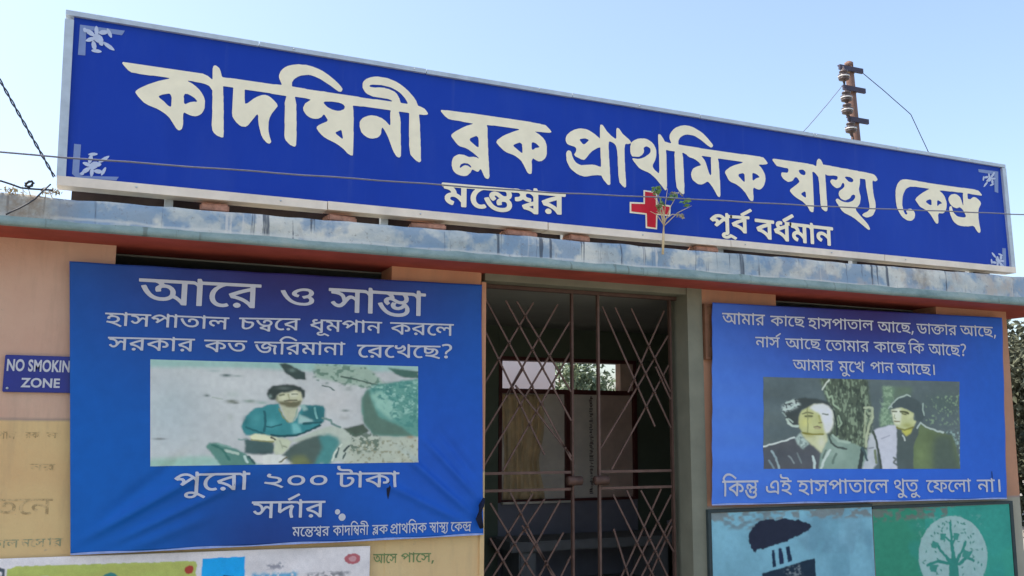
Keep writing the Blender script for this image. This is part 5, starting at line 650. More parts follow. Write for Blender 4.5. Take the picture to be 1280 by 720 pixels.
# ------------------------------------------------------------------ the big name board
sg = thing('name_board', 'long blue name board with large cream Bengali letters standing on the roof edge', 'sign', None, (2.9, 4.76, 2.7))
so_ = Vector((2.9, 4.76, 2.7))
def sp_(o): o.parent = sg; o.location = -so_; return o
TL, TR, BR, BL = (-.300, 3.568), (6.041, 3.553), (6.063, 2.736), (-.281, 2.709)
def bil(u, v):
    q = [a * (1 - u) * (1 - v) for a in TL], [a * u * (1 - v) for a in TR], [a * u * v for a in BR], [a * (1 - u) * v for a in BL]
    return [sum(k[i] for k in q) for i in (0, 1)]
YP = 4.7235
def bar(u0, v0, u1, v1, name, mat, y0, y1):
    P = [bil(u0, v1), bil(u1, v1), bil(u1, v0), bil(u0, v0)]
    o = MB().hexa([(x, y0, z) for x, z in P] + [(x, y1, z) for x, z in P]).build(name, M[mat]); return sp_(o)
bar(.006, .02, .994, .95, 'face_panel', 'sign_blue', YP, 4.79)
bar(0, .05, .0062, .95, 'side_rail', 'alu', 4.705, 4.80)
bar(.9938, .03, 1, .955, 'side_rail', 'alu', 4.705, 4.80)
for k in range(7):      # the top rail is made of butted lengths, each a hair out of line
    j = (random.random() - .5) * .004
    bar(k / 7 + .0004, j - .002, (k + 1) / 7 - .0004, .026 + j, 'top_rail', 'alu', 4.704 + abs(j), 4.80)
for k in range(5):
    j = (random.random() - .5) * .006
    bar(k / 5 + .0004, .948 + j, (k + 1) / 5 - .0004, 1.0 + j, 'bottom_rail', 'alu_warm', 4.700 + abs(j), 4.80)
for k in range(6):
    x_ = .2 + k * 1.1
    o = MB().box(x_, x_ + .04, 4.802, 4.84, 2.60, 3.45).build('back_strut', M['alu']); sp_(o)
for k in range(9):
    for v in (.012, .972):
        if (k * 7 + int(v * 10)) % 5 == 0: continue
        x_, z_ = bil((k + .5) / 9 + random.uniform(-.006, .006), v); sp_(MB().lathe((x_, 4.698, z_), [(.005, 0), (.004, .004), (.002, .005)], 8, Vector((0, -1, 0))).build('screw', M['alu']))
def local(s): return [[(a / 1000, b / 1000) for a, b in c] for c in parse(s)]
for k, s in HEAD.items():
    V, F = fill_mesh([(0, local(s))], lambda x, y, l: (x, 4.7205, y))
    sp_(pmesh('printed_word', V, F, M['cream_ink']))
surf = flatsurf(4.7222)
for sp in W_SG: sp_(add_word(sp, 'b', surf, M['cream_ink'], None))
for i, c in enumerate(local(ORN['bracket'])):
    V, F = fill_mesh([(0, [c])], lambda x, y, l: (x, 4.7215, y)); sp_(pmesh('corner_bracket', V, F, M['bracket_ink']))
fl = local(ORN['flower'])
for i in range(4):
    V, F = fill_mesh([(k, [c]) for k, c in enumerate(fl[i * 11:(i + 1) * 11])], lambda x, y, l: (x, 4.7212 - l * .0003, y)); sp_(pmesh('corner_flower', V, F, M['grey_ink']))
V, F = fill_mesh([(0, local(ORN['cross']))], lambda x, y, l: (x, 4.7212, y)); cr = sp_(pmesh('cross_outline', V, F, M['cream_ink']))
V, F = fill_mesh([(0, local(ORN['cross_in']))], lambda x, y, l: (x, 4.7200, y)); sp_(pmesh('red_cross', V, F, M['red_ink']))

# bricks wedged under the board
for i, (x_, wd, dz, lb) in enumerate(((.434, .14, .0, 'broken orange brick wedged under the left part of the name board'), (1.068, .16, -.005, 'brick under the name board above the word at the top of the left poster'),
        (1.55, .20, -.008, 'brick under the name board just right of the left poster'), (2.10, .2, -.004, 'brick under the name board above the left gate leaf'), (2.47, .14, .0, 'pink brick under the name board, left of the sapling'), (3.36, .17, -.004, 'brick under the name board, right of the sapling'))):
    z0 = 2.645 + .062 * (x_ + .505) / 6.5
    b = MB().box(-wd / 2, wd / 2, -.045, .05, 0, .042 + dz, bev=.008).build('brick', M['brick']); b.location = (x_, 4.765, z0); b.rotation_euler.z = (random.random() - .5) * .5
    tag(b, lb, 'brick', 'bricks under the name board')

# ------------------------------------------------------------------ blue posters
def folds1(X, Z):
    X = np.asarray(X, float); Z = np.asarray(Z, float)
    d = .004 * np.sin(X * 5.1 + 1.2 * Z) + .003 * np.sin(Z * 6 + X * 2)
    def ridge(x0, z0, x1, z1, w_, a):
        dx, dz = x1 - x0, z1 - z0; Ln = math.hypot(dx, dz); t_ = ((X - x0) * dx + (Z - z0) * dz) / Ln ** 2
        n_ = ((X - x0) * dz - (Z - z0) * dx) / Ln
        return a * np.exp(-(n_ / w_) ** 2) * np.exp(-((t_ - .5) / .42) ** 4)
    d += ridge(-.08, 1.06, .55, 1.42, .022, .024) + ridge(.05, 1.04, .72, 1.36, .020, .020) + ridge(0.0, 1.15, .40, 1.48, .03, -.016) + ridge(.1, 1.0, .55, 1.18, .03, .014)
    d += ridge(1.93, 1.10, 1.45, 1.50, .020, .022) + ridge(1.95, 1.2, 1.6, 1.55, .018, .020) + ridge(1.9, 1.06, 1.30, 1.35, .022, .016) + ridge(1.95, 1.3, 1.7, 1.6, .02, -.014)
    d += .012 * np.exp(-((Z - 2.40) / .05) ** 2) * np.sin(X * 9) ** 2
    return d
def surf1(X, Z): return (X, 4.955 - folds1(X, Z), Z)
def folds2(X, Z):
    X = np.asarray(X, float); Z = np.asarray(Z, float)
    return .004 * np.sin(X * 4 + .5) + .0028 * np.sin(Z * 38 + np.sin(X * 3) * 1.4) * np.exp(-((X - 3.75) / .5) ** 2) + .002 * np.sin(Z * 17 + X)
def surf2(X, Z): return (X, 4.952 - folds2(X, Z), Z)
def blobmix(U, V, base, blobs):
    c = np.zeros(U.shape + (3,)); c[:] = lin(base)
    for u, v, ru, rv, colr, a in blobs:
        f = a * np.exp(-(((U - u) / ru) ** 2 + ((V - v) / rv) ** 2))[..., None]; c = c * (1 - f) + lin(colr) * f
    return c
def poster(label, quad, surfn, colfn, words, name='printed_flex_poster'):
    c0 = Vector(((quad[0][0] + quad[1][0]) / 2, 4.948, quad[3][1]))
    t_ = thing(name, label, 'poster', 'blue printed flex posters', c0)
    def put(o): o.parent = t_; o.location = -c0; return o
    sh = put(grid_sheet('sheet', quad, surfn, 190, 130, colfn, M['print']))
    md = sh.modifiers.new('thick', 'SOLIDIFY'); md.thickness = .0016; md.offset = -1
    (xa, za), (xb, zb) = quad[3], quad[2]
    V, F = [], []
    for k in range(81):
        t0 = k / 80; x_ = xa + (xb - xa) * t0; z_ = za + (zb - za) * t0
        for dz in (-.004, .004 + .003 * math.sin(k * .35)):
            q = surfn(x_, z_ + max(dz, 0)); V.append((float(q[0]), float(q[1]) - .0022, z_ + dz))
        if k: F.append((2 * k - 2, 2 * k, 2 * k + 1, 2 * k - 1))
    put(pmesh('hem', V, F, M['hem']))
    for s in words: put(add_word(s, 'm', surfn, M['white_ink'], None))
    return t_, put
Q1 = [(-.210, 2.392), (1.948, 2.418), (1.976, 1.012), (-.112, 1.004)]
Q2 = [(3.548, 2.406), (6.191, 2.442), (6.101, 1.103), (3.505, 1.13)]
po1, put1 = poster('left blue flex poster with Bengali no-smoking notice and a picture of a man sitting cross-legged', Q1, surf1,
    lambda U, V: blobmix(U, V, (14, 98, 182), [(.50, -.08, .52, .46, (54, 38, 94), .95), (.45, 1.0, .22, .26, (36, 58, 120), .85), (.9, .7, .3, .4, (40, 84, 190), .6)]), W_P1)  # purple top: printed gradient, deepened to carry the slab's shade
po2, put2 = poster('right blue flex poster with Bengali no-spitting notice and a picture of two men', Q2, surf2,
    lambda U, V: blobmix(U, V, (50, 108, 212), [(0, .6, .35, .6, (92, 140, 224), .8), (.52, -.02, .46, .36, (54, 36, 100), .97), (1.0, .3, .25, .8, (26, 92, 186), .7)]), W_P2)  # purple top is print plus some shade of the overhang in its colour

def Zp(ox, oy, s, pts): return [(ox + a / s, oy + b / s) for a, b in pts]
def c1(*p): return Zp(240, 465, 5.76, p)
def c2(*p): return Zp(320, 465, 5.76, p)
def c3(*p): return Zp(955, 485, 6.86, p)
def c4(*p): return Zp(1070, 480, 6.55, p)
def spot(f, x, y, r, colr, a, ry=None, s=6.0):
    q = f((x, y))[0]; return ('e', q[0], q[1], r / s, (ry or r) / s, colr, a)
INK = (1 / .57, 1 / .60, 1 / .68)
dk = (48, 58, 56)
PIC1 = paint(670, 268, (188, 449, 523, 583), (165, 170, 172), [
    ('e', 205, 515, 45, 50, (152, 166, 172), .7), ('e', 410, 500, 30, 20, (168, 168, 168), .7), ('s', [(188, 446), (523, 446), (523, 456), (400, 460), (300, 457), (188, 459)], (132, 164, 160), 4),
    ('s', [(188, 574), (250, 571), (330, 583), (330, 590), (188, 590)], (136, 168, 158), 5), ('s', [(425, 545), (523, 545), (523, 590), (420, 590)], (156, 164, 152), 6),
    ('e', 276, 467.5, 6, 1.8, (62, 84, 84), .95), ('e', 289, 468, 5, 1.2, (110, 126, 122), .7), ('e', 262, 462, 8, 1.6, (128, 150, 148), .6), ('e', 253, 494, 3.2, 1.8, (72, 88, 84), .9), ('l', c1((110, 180), (180, 190)), (142, 152, 144), 1.2),
    ('e', 282, 501, 7, 2.4, (92, 100, 88), .9), ('e', 287, 503, 4, 1.4, (70, 78, 66), .7), ('e', 304, 500.5, 8, 2.2, (108, 124, 114), .85), ('e', 319, 502.5, 6, 2, (118, 144, 136), .8), ('e', 281, 522, 4, 5, (148, 156, 152), .6), ('e', 284, 492, 9, 4, (148, 160, 156), .5), ('e', 199, 549, 7, 1, (84, 88, 88), .9), ('e', 236, 551, 5, 2, (146, 154, 154), .6),
    ('s', [(384, 451), (452, 452), (470, 468), (478, 478), (448, 480), (415, 474), (385, 468)], (134, 154, 142), 3), ('n', [(382, 450), (452, 450), (480, 478), (450, 482), (384, 474)], (82, 110, 98), .50, (60, 30), 2),
    ('s', [(340, 450), (350, 450), (360, 456), (372, 461), (373, 472), (360, 471), (347, 462)], (52, 66, 64), 1.4), ('e', 356, 459, 4, 2.5, (110, 132, 126), .6), ('l', [(418, 466), (440, 470), (458, 475), (478, 478)], (66, 86, 78), 2.2), ('l', [(394, 478), (402, 480), (410, 485)], (72, 92, 86), 1.6), ('e', 428, 483, 6, 3, (134, 142, 140), .7), ('e', 424, 512, 5, 1.6, (98, 110, 106), .9), ('e', 424, 522, 7, 3, (150, 152, 150), .6),
    ('s', [(480, 452), (500, 454), (523, 456), (523, 466), (502, 465), (490, 460)], (62, 92, 84), 1.6),
    ('s', [(446, 494), (452, 484), (466, 476), (488, 472), (523, 466), (530, 470), (530, 548), (490, 547), (462, 545), (450, 530), (445, 512)], (84, 132, 124), 2.2),
    ('s', [(446, 494), (454, 483), (460, 500), (468, 520), (500, 534), (515, 547), (462, 545), (448, 528)], (78, 104, 94), 3), ('s', [(458, 490), (472, 484), (488, 504), (500, 520), (484, 524), (466, 508)], (126, 166, 154), 4), ('n', [(455, 476), (523, 468), (523, 545), (485, 520)], (64, 116, 112), .50, (70, 40), 12), ('n', [(455, 476), (523, 468), (523, 520), (485, 510)], (132, 170, 160), .60, (80, 44), 33),
    ('s', [(421, 536), (448, 530), (456, 540), (440, 547), (424, 543)], (66, 80, 70), 1.6), ('n', [(425, 538), (468, 545), (474, 566), (440, 570), (424, 560)], (70, 90, 78), .47, (90, 44), 14), ('n', [(430, 555), (523, 550), (523, 583), (420, 583)], (122, 124, 104), .62, (90, 36), 17), ('e', 512, 548, 5, 2, (140, 110, 80), .7),
    # folded legs
    ('s', c1((65, 545), (90, 510), (150, 515), (200, 530), (270, 560), (330, 590), (400, 640), (410, 700), (180, 700), (120, 610)), (78, 118, 110), 1.6), ('l', c1((190, 572), (240, 580), (290, 598)), (152, 170, 160), 3.5), ('l', c1((110, 530), (180, 560), (230, 640)), (54, 100, 92), 3), ('l', c1((150, 520), (240, 548)), (112, 146, 138), 2),
    ('s', c1((345, 600), (460, 598), (620, 608), (620, 670), (420, 670)), (182, 184, 182), 2), ('l', c1((335, 615), (350, 660)), (160, 182, 176), 3), ('l', c1((362, 620), (400, 668)), (52, 84, 84), 3),
    ('s', c1((335, 480), (370, 492), (530, 498), (548, 570), (525, 602), (420, 602), (330, 592), (335, 540)), (62, 84, 84), 1.8), ('e', 322, 568, 8, 3, (48, 66, 68), .7), ('l', c1((290, 490), (345, 490)), (110, 132, 130), 1.6),
    ('s', c2((190, 505), (300, 458), (400, 418), (480, 392), (560, 398), (625, 440), (645, 500), (610, 600), (590, 660), (470, 660), (280, 520)), (158, 168, 158), 1.6),
    ('s', c2((130, 612), (215, 530), (300, 490), (400, 462), (470, 470), (505, 520), (480, 600), (400, 680), (300, 680), (190, 660)), (70, 86, 82), 2.2), ('s', c2((400, 468), (480, 452), (540, 478), (562, 520), (525, 600), (490, 680), (370, 680), (430, 560)), (66, 120, 120), 4), ('s', c2((210, 620), (300, 610), (350, 690), (190, 690)), (98, 108, 76), 5),
    ('l', c2((570, 530), (520, 600), (500, 655)), (176, 186, 176), 2.4), ('l', c2((550, 560), (528, 632)), (54, 80, 80), 2.2), ('l', c2((625, 545), (590, 585)), (44, 60, 60), 2.6), ('l', c2((600, 600), (580, 640)), (60, 76, 74), 2),
    # shirt
    ('s', c1((312, 395), (338, 320), (395, 262), (500, 235), (576, 215), (600, 470), (480, 458), (340, 460), (320, 430)), (52, 116, 122), 1.4),
    ('s', c2((0, 250), (60, 225), (110, 235), (130, 290), (180, 362), (230, 350), (255, 290), (285, 228), (340, 232), (430, 235), (447, 262), (440, 300), (437, 360), (380, 402), (300, 440), (230, 470), (130, 478), (40, 468), (0, 460)), (52, 118, 124), 1.2),
    ('s', c2((300, 235), (430, 238), (445, 262), (438, 355), (330, 360), (270, 330)), (44, 96, 102), 3), ('s', c2((255, 300), (300, 318), (368, 350), (300, 366), (255, 372)), (136, 168, 166), 2), ('l', c2((372, 252), (386, 330)), (116, 166, 164), 2.6), ('s', c2((205, 372), (255, 375), (278, 440), (215, 452)), (98, 158, 160), 2.4),
    ('e', 331, 530, 7, 5, (80, 148, 154), .7), ('e', 312, 524, 6, 8, (72, 138, 142), .5), ('e', 299, 528, 4, 8, (34, 88, 94), .6), ('l', c1((470, 280), (480, 350), (470, 430)), (34, 84, 92), 3), ('l', c1((340, 400), (420, 430), (470, 450)), (34, 88, 94), 2.4), ('l', c2((20, 390), (60, 400), (130, 380)), (34, 84, 92), 2), ('l', c2((60, 462), (160, 468), (240, 462), (330, 425), (410, 385)), (30, 72, 78), 3), ('l', c2((290, 372), (420, 362)), (32, 78, 84), 3), ('e', 388, 512, 5, 6, (36, 92, 98), .5), ('l', c2((430, 330), (490, 345), (495, 372), (560, 400)), (96, 122, 118), 3),
    # neck and head
    ('s', c2((120, 225), (250, 240), (247, 290), (208, 362), (182, 366), (148, 310)), (160, 164, 142), 1.6), ('l', c2((112, 262), (140, 320), (178, 362)), (110, 122, 86), 1.6), ('l', c2((246, 262), (228, 330), (208, 362)), (120, 146, 134), 1.6), ('s', c2((255, 230), (300, 225), (322, 268), (290, 276)), (128, 160, 158), 1.6),
    ('s', c2((90, 165), (130, 130), (190, 128), (235, 114), (272, 126), (286, 165), (278, 205), (252, 238), (190, 242), (130, 228), (95, 202)), (166, 168, 142), 1.2),
    ('e', 358, 491, 5, 3, (190, 194, 180), .8), ('e', 345, 495, 4, 3, (184, 186, 160), .6), ('s', c2((95, 198), (130, 206), (180, 200), (235, 203), (276, 196), (264, 228), (235, 248), (190, 250), (130, 234)), (92, 92, 72), 2), ('l', c2((150, 200), (185, 193), (240, 194)), (66, 66, 52), 1.6), ('e', 354, 501, 3, .8, (150, 138, 112), .8), ('l', c2((118, 156), (150, 152)), (100, 104, 84), 2), ('l', c2((206, 150), (245, 148)), (112, 116, 98), 2), ('l', c2((180, 150), (186, 182)), (140, 138, 108), 1.4), ('e', 337, 497, 2, 4, (96, 100, 80), .7),
    ('s', c2((28, 150), (35, 115), (70, 85), (150, 74), (220, 77), (272, 95), (300, 125), (300, 165), (286, 188), (272, 132), (230, 118), (190, 134), (130, 136), (96, 160), (92, 190), (70, 198), (45, 186)), dk, 1.5), ('e', 345, 483, 8, 2, (92, 104, 100), .6), ('e', 329, 494, 2, 2.4, (120, 138, 134), .8),
    # arms and hands
    ('s', c1((362, 468), (400, 450), (470, 455), (545, 475), (600, 492), (560, 516), (500, 503), (420, 500), (380, 488)), (194, 196, 164), 1.2), ('l', c1((380, 490), (450, 503), (540, 510)), (128, 130, 92), 1.8),
    ('s', c2((75, 495), (120, 478), (172, 488), (205, 508), (182, 560), (140, 600), (92, 606), (75, 570), (85, 530)), (166, 174, 152), 1.6), ('l', c2((130, 540), (170, 550)), (120, 128, 108), 1.6), ('l', c2((120, 500), (140, 560)), (140, 148, 126), 1.6), ('l', c2((60, 478), (85, 492)), (70, 70, 66), 2.4),
    ('s', c2((0, 612), (60, 598), (175, 624), (130, 680), (0, 680)), (186, 190, 186), 1.6), ('l', c2((170, 626), (120, 660)), (84, 84, 60), 2)], 5, 1.0, .03)
PIC2 = paint(500, 232, (955, 471, 1200, 586), (80, 93, 96), [
    ('s', [(1020, 471), (1078, 471), (1084, 520), (1078, 570), (1030, 566), (1028, 500)], (72, 84, 72), 3), ('n', [(1022, 471), (1078, 471), (1082, 560), (1040, 556), (1028, 500)], (122, 140, 118), .52, (110, 20), 21), ('n', [(1030, 471), (1078, 471), (1080, 560), (1036, 550)], (52, 62, 56), .52, (90, 16), 24),
    ('l', [(1031, 473), (1023, 486)], (180, 190, 180), 1.8), ('l', c3((500, 20), (520, 80), (545, 60), (560, 130), (600, 170)), (140, 160, 136), 2), ('l', c3((600, 230), (620, 300), (600, 330)), (130, 150, 130), 2),
    ('s', c4((170, 0), (290, 0), (270, 100), (230, 180), (270, 330), (150, 345), (150, 220), (185, 150)), (98, 122, 102), 3), ('n', c4((170, 0), (290, 0), (270, 120), (270, 330), (150, 345)), (128, 152, 128), .48, (80, 40), 22), ('s', c4((290, 0), (430, 0), (420, 70), (330, 80), (260, 130)), (86, 104, 90), 4),
    ('l', c4((25, 182), (85, 182), (92, 260), (60, 330), (40, 420), (40, 510)), (156, 166, 140), 3), ('l', c4((30, 210), (28, 330), (20, 430)), (140, 152, 126), 2.4), ('n', c4((20, 180), (95, 180), (80, 500), (20, 500)), (150, 162, 136), .52, (80, 34), 30),
    ('e', 1180, 500, 26, 14, (70, 88, 82), .7), ('n', [(1148, 492), (1200, 486), (1200, 530), (1152, 528)], (118, 142, 116), .66, (90, 40), 23), ('n', [(1180, 538), (1200, 534), (1200, 586), (1184, 562)], (140, 168, 166), .48, (80, 34), 25),
    # first man
    ('s', c3((0, 510), (240, 428), (310, 520), (370, 478), (458, 560), (440, 720), (-20, 720)), (74, 78, 84), 1.4), ('l', c3((-10, 508), (120, 468), (244, 424)), (182, 192, 190), 2), ('l', c3((70, 540), (98, 600), (120, 690)), (140, 160, 164), 2.6), ('l', c3((40, 620), (80, 690)), (110, 128, 136), 2), ('l', c3((200, 580), (240, 640)), (118, 128, 130), 2), ('l', c3((270, 560), (300, 640)), (104, 116, 118), 1.8), ('l', c3((392, 588), (402, 640), (400, 700)), (168, 184, 182), 3), ('e', 975, 570, 8, 10, (62, 66, 70), .5),
    ('s', c3((455, 562), (520, 400), (560, 420), (640, 448), (700, 462), (780, 500), (850, 540), (900, 720), (430, 720)), (116, 138, 128), 1.4), ('e', 1040, 565, 9, 12, (140, 160, 150), .6), ('l', c3((520, 400), (540, 470), (590, 505), (665, 520)), (66, 78, 74), 2.4), ('l', c3((550, 400), (600, 450), (690, 465)), (142, 162, 150), 3), ('l', c3((530, 530), (480, 620), (450, 700)), (170, 184, 178), 3), ('l', c3((500, 530), (470, 600)), (84, 100, 94), 2), ('l', c3((580, 560), (550, 640)), (92, 112, 104), 3), ('l', c3((800, 520), (770, 700)), (52, 62, 62), 5),
    ('s', c3((295, 380), (500, 390), (512, 440), (460, 556), (400, 500), (335, 450)), (176, 180, 146), 1.6), ('e', 1008, 544, 7, 3, (150, 150, 92), .7), ('e', 1022, 553, 4, 7, (188, 192, 182), .6), ('s', c3((248, 430), (290, 385), (362, 480), (310, 522), (270, 482)), (152, 170, 166), 1.4), ('n', c3((248, 430), (290, 385), (362, 480), (310, 522)), (96, 112, 110), .50, (110, 50), 35),
    ('s', c3((278, 240), (300, 190), (350, 158), (400, 130), (470, 124), (530, 150), (555, 210), (555, 310), (530, 372), (490, 398), (400, 403), (320, 388), (285, 342), (275, 290)), (166, 170, 122), 1.1),
    ('s', c3((365, 165), (400, 132), (470, 124), (530, 150), (555, 210), (555, 310), (530, 372), (495, 388), (478, 330), (462, 270), (446, 215), (400, 190)), (192, 196, 198), 2.2), ('e', 1003, 528, 5, 6, (184, 184, 112), .6), ('e', 1010, 533, 6, 5, (176, 180, 134), .5),
    ('l', c3((308, 218), (350, 206), (392, 216)), (104, 106, 74), 1.8), ('l', c3((330, 240), (385, 238)), (78, 82, 58), 2.2), ('e', 1007, 520, 4, 1.8, (110, 112, 74), .6), ('l', c3((470, 216), (510, 222)), (104, 112, 106), 2), ('l', c3((436, 232), (452, 280)), (146, 148, 92), 2), ('l', c3((440, 296), (460, 292)), (104, 100, 64), 1.8), ('l', c3((402, 334), (428, 328), (452, 336)), (116, 108, 84), 1.8), ('l', c3((410, 346), (444, 346)), (150, 142, 116), 1.4), ('l', c3((315, 384), (390, 396), (475, 394)), (118, 116, 56), 2.6), ('l', c3((346, 120), (350, 380)), (120, 124, 84), 1),
    ('s', c3((150, 185), (165, 140), (240, 95), (330, 78), (430, 88), (520, 112), (560, 165), (566, 230), (548, 180), (520, 148), (470, 126), (400, 130), (352, 160), (300, 180), (280, 230), (272, 310), (230, 322), (190, 290), (165, 240)), (58, 66, 66), 1.6),
    ('n', c3((140, 200), (160, 150), (200, 118), (248, 95), (285, 130), (240, 182), (170, 212)), (172, 186, 182), .36, (130, 60), 31), ('l', c3((160, 185), (205, 182), (240, 150), (275, 135)), (168, 184, 178), 2.2), ('l', c3((180, 130), (240, 105)), (160, 176, 170), 2.4), ('l', c3((182, 268), (200, 300), (235, 325), (272, 325)), (164, 180, 172), 2.8), ('l', c3((195, 262), (232, 292)), (150, 168, 160), 1.6), ('l', c3((148, 212), (175, 242)), (130, 146, 142), 1.6), ('l', c3((560, 190), (575, 260), (590, 400)), (50, 60, 58), 2.4),
    # second man
    ('s', c4((95, 370), (200, 335), (285, 322), (296, 440), (288, 600), (296, 720), (165, 720), (150, 560), (110, 430)), (174, 178, 190), 1.3), ('s', c4((60, 420), (95, 378), (130, 480), (125, 650), (60, 720), (-10, 720), (45, 580)), (164, 170, 176), 1.6), ('l', c4((92, 382), (120, 450), (140, 560), (158, 700)), (64, 74, 68), 3), ('l', c4((110, 540), (118, 640)), (104, 116, 92), 3), ('l', c4((165, 440), (230, 415)), (146, 150, 164), 1.6), ('l', c4((262, 600), (285, 615), (262, 640), (290, 660)), (96, 104, 104), 2.4), ('l', c4((10, 520), (45, 620)), (60, 78, 82), 3), ('l', c4((60, 520), (100, 515)), (120, 126, 132), 1.6),
    ('s', c4((480, 310), (500, 300), (560, 340), (640, 372), (780, 410), (820, 500), (860, 720), (425, 720), (430, 500)), (90, 106, 76), 1.6), ('s', c4((610, 400), (780, 410), (860, 720), (600, 720)), (70, 84, 76), 8), ('e', 1146, 570, 8, 14, (106, 124, 84), .6), ('e', 1160, 545, 8, 6, (76, 90, 62), .5),
    ('s', c4((290, 345), (335, 395), (370, 428), (430, 360), (488, 295), (475, 400), (435, 500), (430, 720), (292, 720)), (70, 82, 82), 1.4),
    ('s', c4((328, 345), (432, 335), (408, 395), (372, 422), (335, 385)), (166, 166, 84), 1.4), ('l', c4((338, 412), (352, 425), (358, 452)), (168, 180, 176), 2), ('e', 1127, 534, 5, 1.6, (122, 124, 64), .7),
    ('s', c4((250, 195), (330, 172), (390, 195), (438, 222), (432, 280), (458, 288), (432, 342), (362, 362), (300, 352), (266, 318), (254, 250)), (168, 174, 130), 1.1), ('s', c4((250, 195), (320, 178), (330, 240), (315, 330), (272, 318), (256, 260)), (188, 194, 176), 2.4), ('e', 1128, 530, 6, 3, (138, 142, 72), .7), ('e', 1132, 518, 4, 3, (186, 190, 150), .6),
    ('l', c4((322, 212), (355, 210), (390, 226)), (72, 78, 54), 2.6), ('l', c4((335, 228), (372, 234)), (96, 100, 68), 2), ('l', c4((258, 212), (290, 214)), (92, 98, 80), 2), ('l', c4((270, 240), (266, 268), (280, 272)), (142, 146, 116), 1.4), ('l', c4((272, 294), (312, 298)), (118, 112, 84), 1.8), ('l', c4((290, 348), (360, 366), (430, 345)), (112, 112, 56), 2.2),
    ('s', c4((222, 188), (250, 140), (310, 98), (400, 82), (472, 108), (522, 170), (532, 250), (500, 302), (458, 290), (440, 225), (390, 190), (330, 170), (262, 194)), (66, 78, 80), 1.4), ('l', c4((224, 186), (262, 138), (312, 94), (384, 68), (410, 80)), (152, 168, 160), 1.8), ('l', c4((230, 170), (250, 175)), (150, 166, 158), 2), ('l', c4((522, 140), (520, 210), (530, 240)), (140, 158, 150), 1.8), ('l', c4((464, 352), (495, 302), (540, 338), (640, 372), (700, 385)), (158, 172, 168), 2)], 9, .9, .03)
PIC1 = np.clip(PIC1 * INK, 0, .9); PIC2 = np.clip(PIC2 * INK, 0, .9)
put1(grid_sheet('printed_picture', [(.185, 1.929), (1.575, 1.935), (1.586, 1.411), (.215, 1.406)], surf1, 600, 240, sampler(PIC1), M['print'], None, .0012))
put2(grid_sheet('printed_picture', [(3.938, 1.937), (5.704, 1.947), (5.654, 1.322), (3.912, 1.345)], surf2, 500, 232, sampler(PIC2), M['print'], None, .0012))
# two dots of the comma, the tear below the amount, the tied corner
def dots(P, mat, surfn, name, put):
    V, F = fill_mesh([(0, [[(x + r_ * math.cos(a * math.pi / 6), z + r_ * math.sin(a * math.pi / 6)) for a in range(12)]]) for x, z, r_ in P], lambda x, z, l: (surfn(x, z)[0], surfn(x, z)[1] - .0014, surfn(x, z)[2]))
    put(pmesh(name, V, F, mat))
dots([(1.147, 1.160, .014), (1.172, 1.132, .019)], M['white_ink'], surf1, 'printed_comma', put1)
V, F = fill_mesh([(0, [[(1.405, 1.315), (1.425, 1.318), (1.430, 1.28), (1.420, 1.215), (1.413, 1.24)]])], lambda x, z, l: (surf1(x, z)[0], surf1(x, z)[1] - .002, surf1(x, z)[2])); put1(pmesh('tear', V, F, M['tear']))
V, F = fill_mesh([(0, [[(5.56, 1.30), (5.566, 1.30), (5.566, 1.25), (5.56, 1.24)]])], lambda x, z, l: (surf2(x, z)[0] + .4, surf2(x, z)[1] - .004, surf2(x, z)[2])); put2(pmesh('tear', V, F, M['tear']))
put1(MB().tube([(1.955, 4.935, 1.05), (1.935, 4.925, 1.10), (1.95, 4.93, 1.17), (1.97, 4.94, 1.21)], [.012, .02, .016, .006], 8).build('tie_cord', M['tear']))

# ------------------------------------------------------------------ NO SMOKING plate
ns = thing('no_smoking_plate', 'small navy plate reading NO SMOKING ZONE on the peach wall left of the left poster', 'sign', None, (-.3, 4.985, 1.757))
o = MB().box(-.455, -.09, 4.982, 4.997, 1.757, 1.932, bev=.003).build('plate', M['plate_blue'], ns); o.location = (.3, -4.985, -1.757)
def text(s, x, z, size, sx, y, mat, parent, loc, name='lettering', off=.010):
    cu_ = bpy.data.curves.new(name, 'FONT'); cu_.body = s; cu_.size = size; cu_.offset = off * size; cu_.space_character = 1.04
    ob = bpy.data.objects.new(name, cu_); me_ = bpy.data.meshes.new_from_object(ob)
    V = [(x + v.co.x * sx, y, z + v.co.y) for v in me_.vertices]; F = [list(p.vertices) for p in me_.polygons]
    bpy.data.objects.remove(ob); bpy.data.meshes.remove(me_)
    o_ = pmesh(name, V, F, mat, parent); o_.location = loc; return o_
text('NO SMOKING', -.446, 1.858, .076, .62, 4.980, M['white_ink'], ns, (.3, -4.985, -1.757), off=.03)
text('ZONE', -.378, 1.782, .060, .98, 4.980, M['white_ink'], ns, (.3, -4.985, -1.757), off=.03)
o = MB().lathe((-.435, 4.981, 1.775), [(.006, 0), (.006, .004), (.002, .006)], 10, Vector((0, -1, 0))).build('screw', M['alu'], ns); o.location = (.3, -4.985, -1.757)

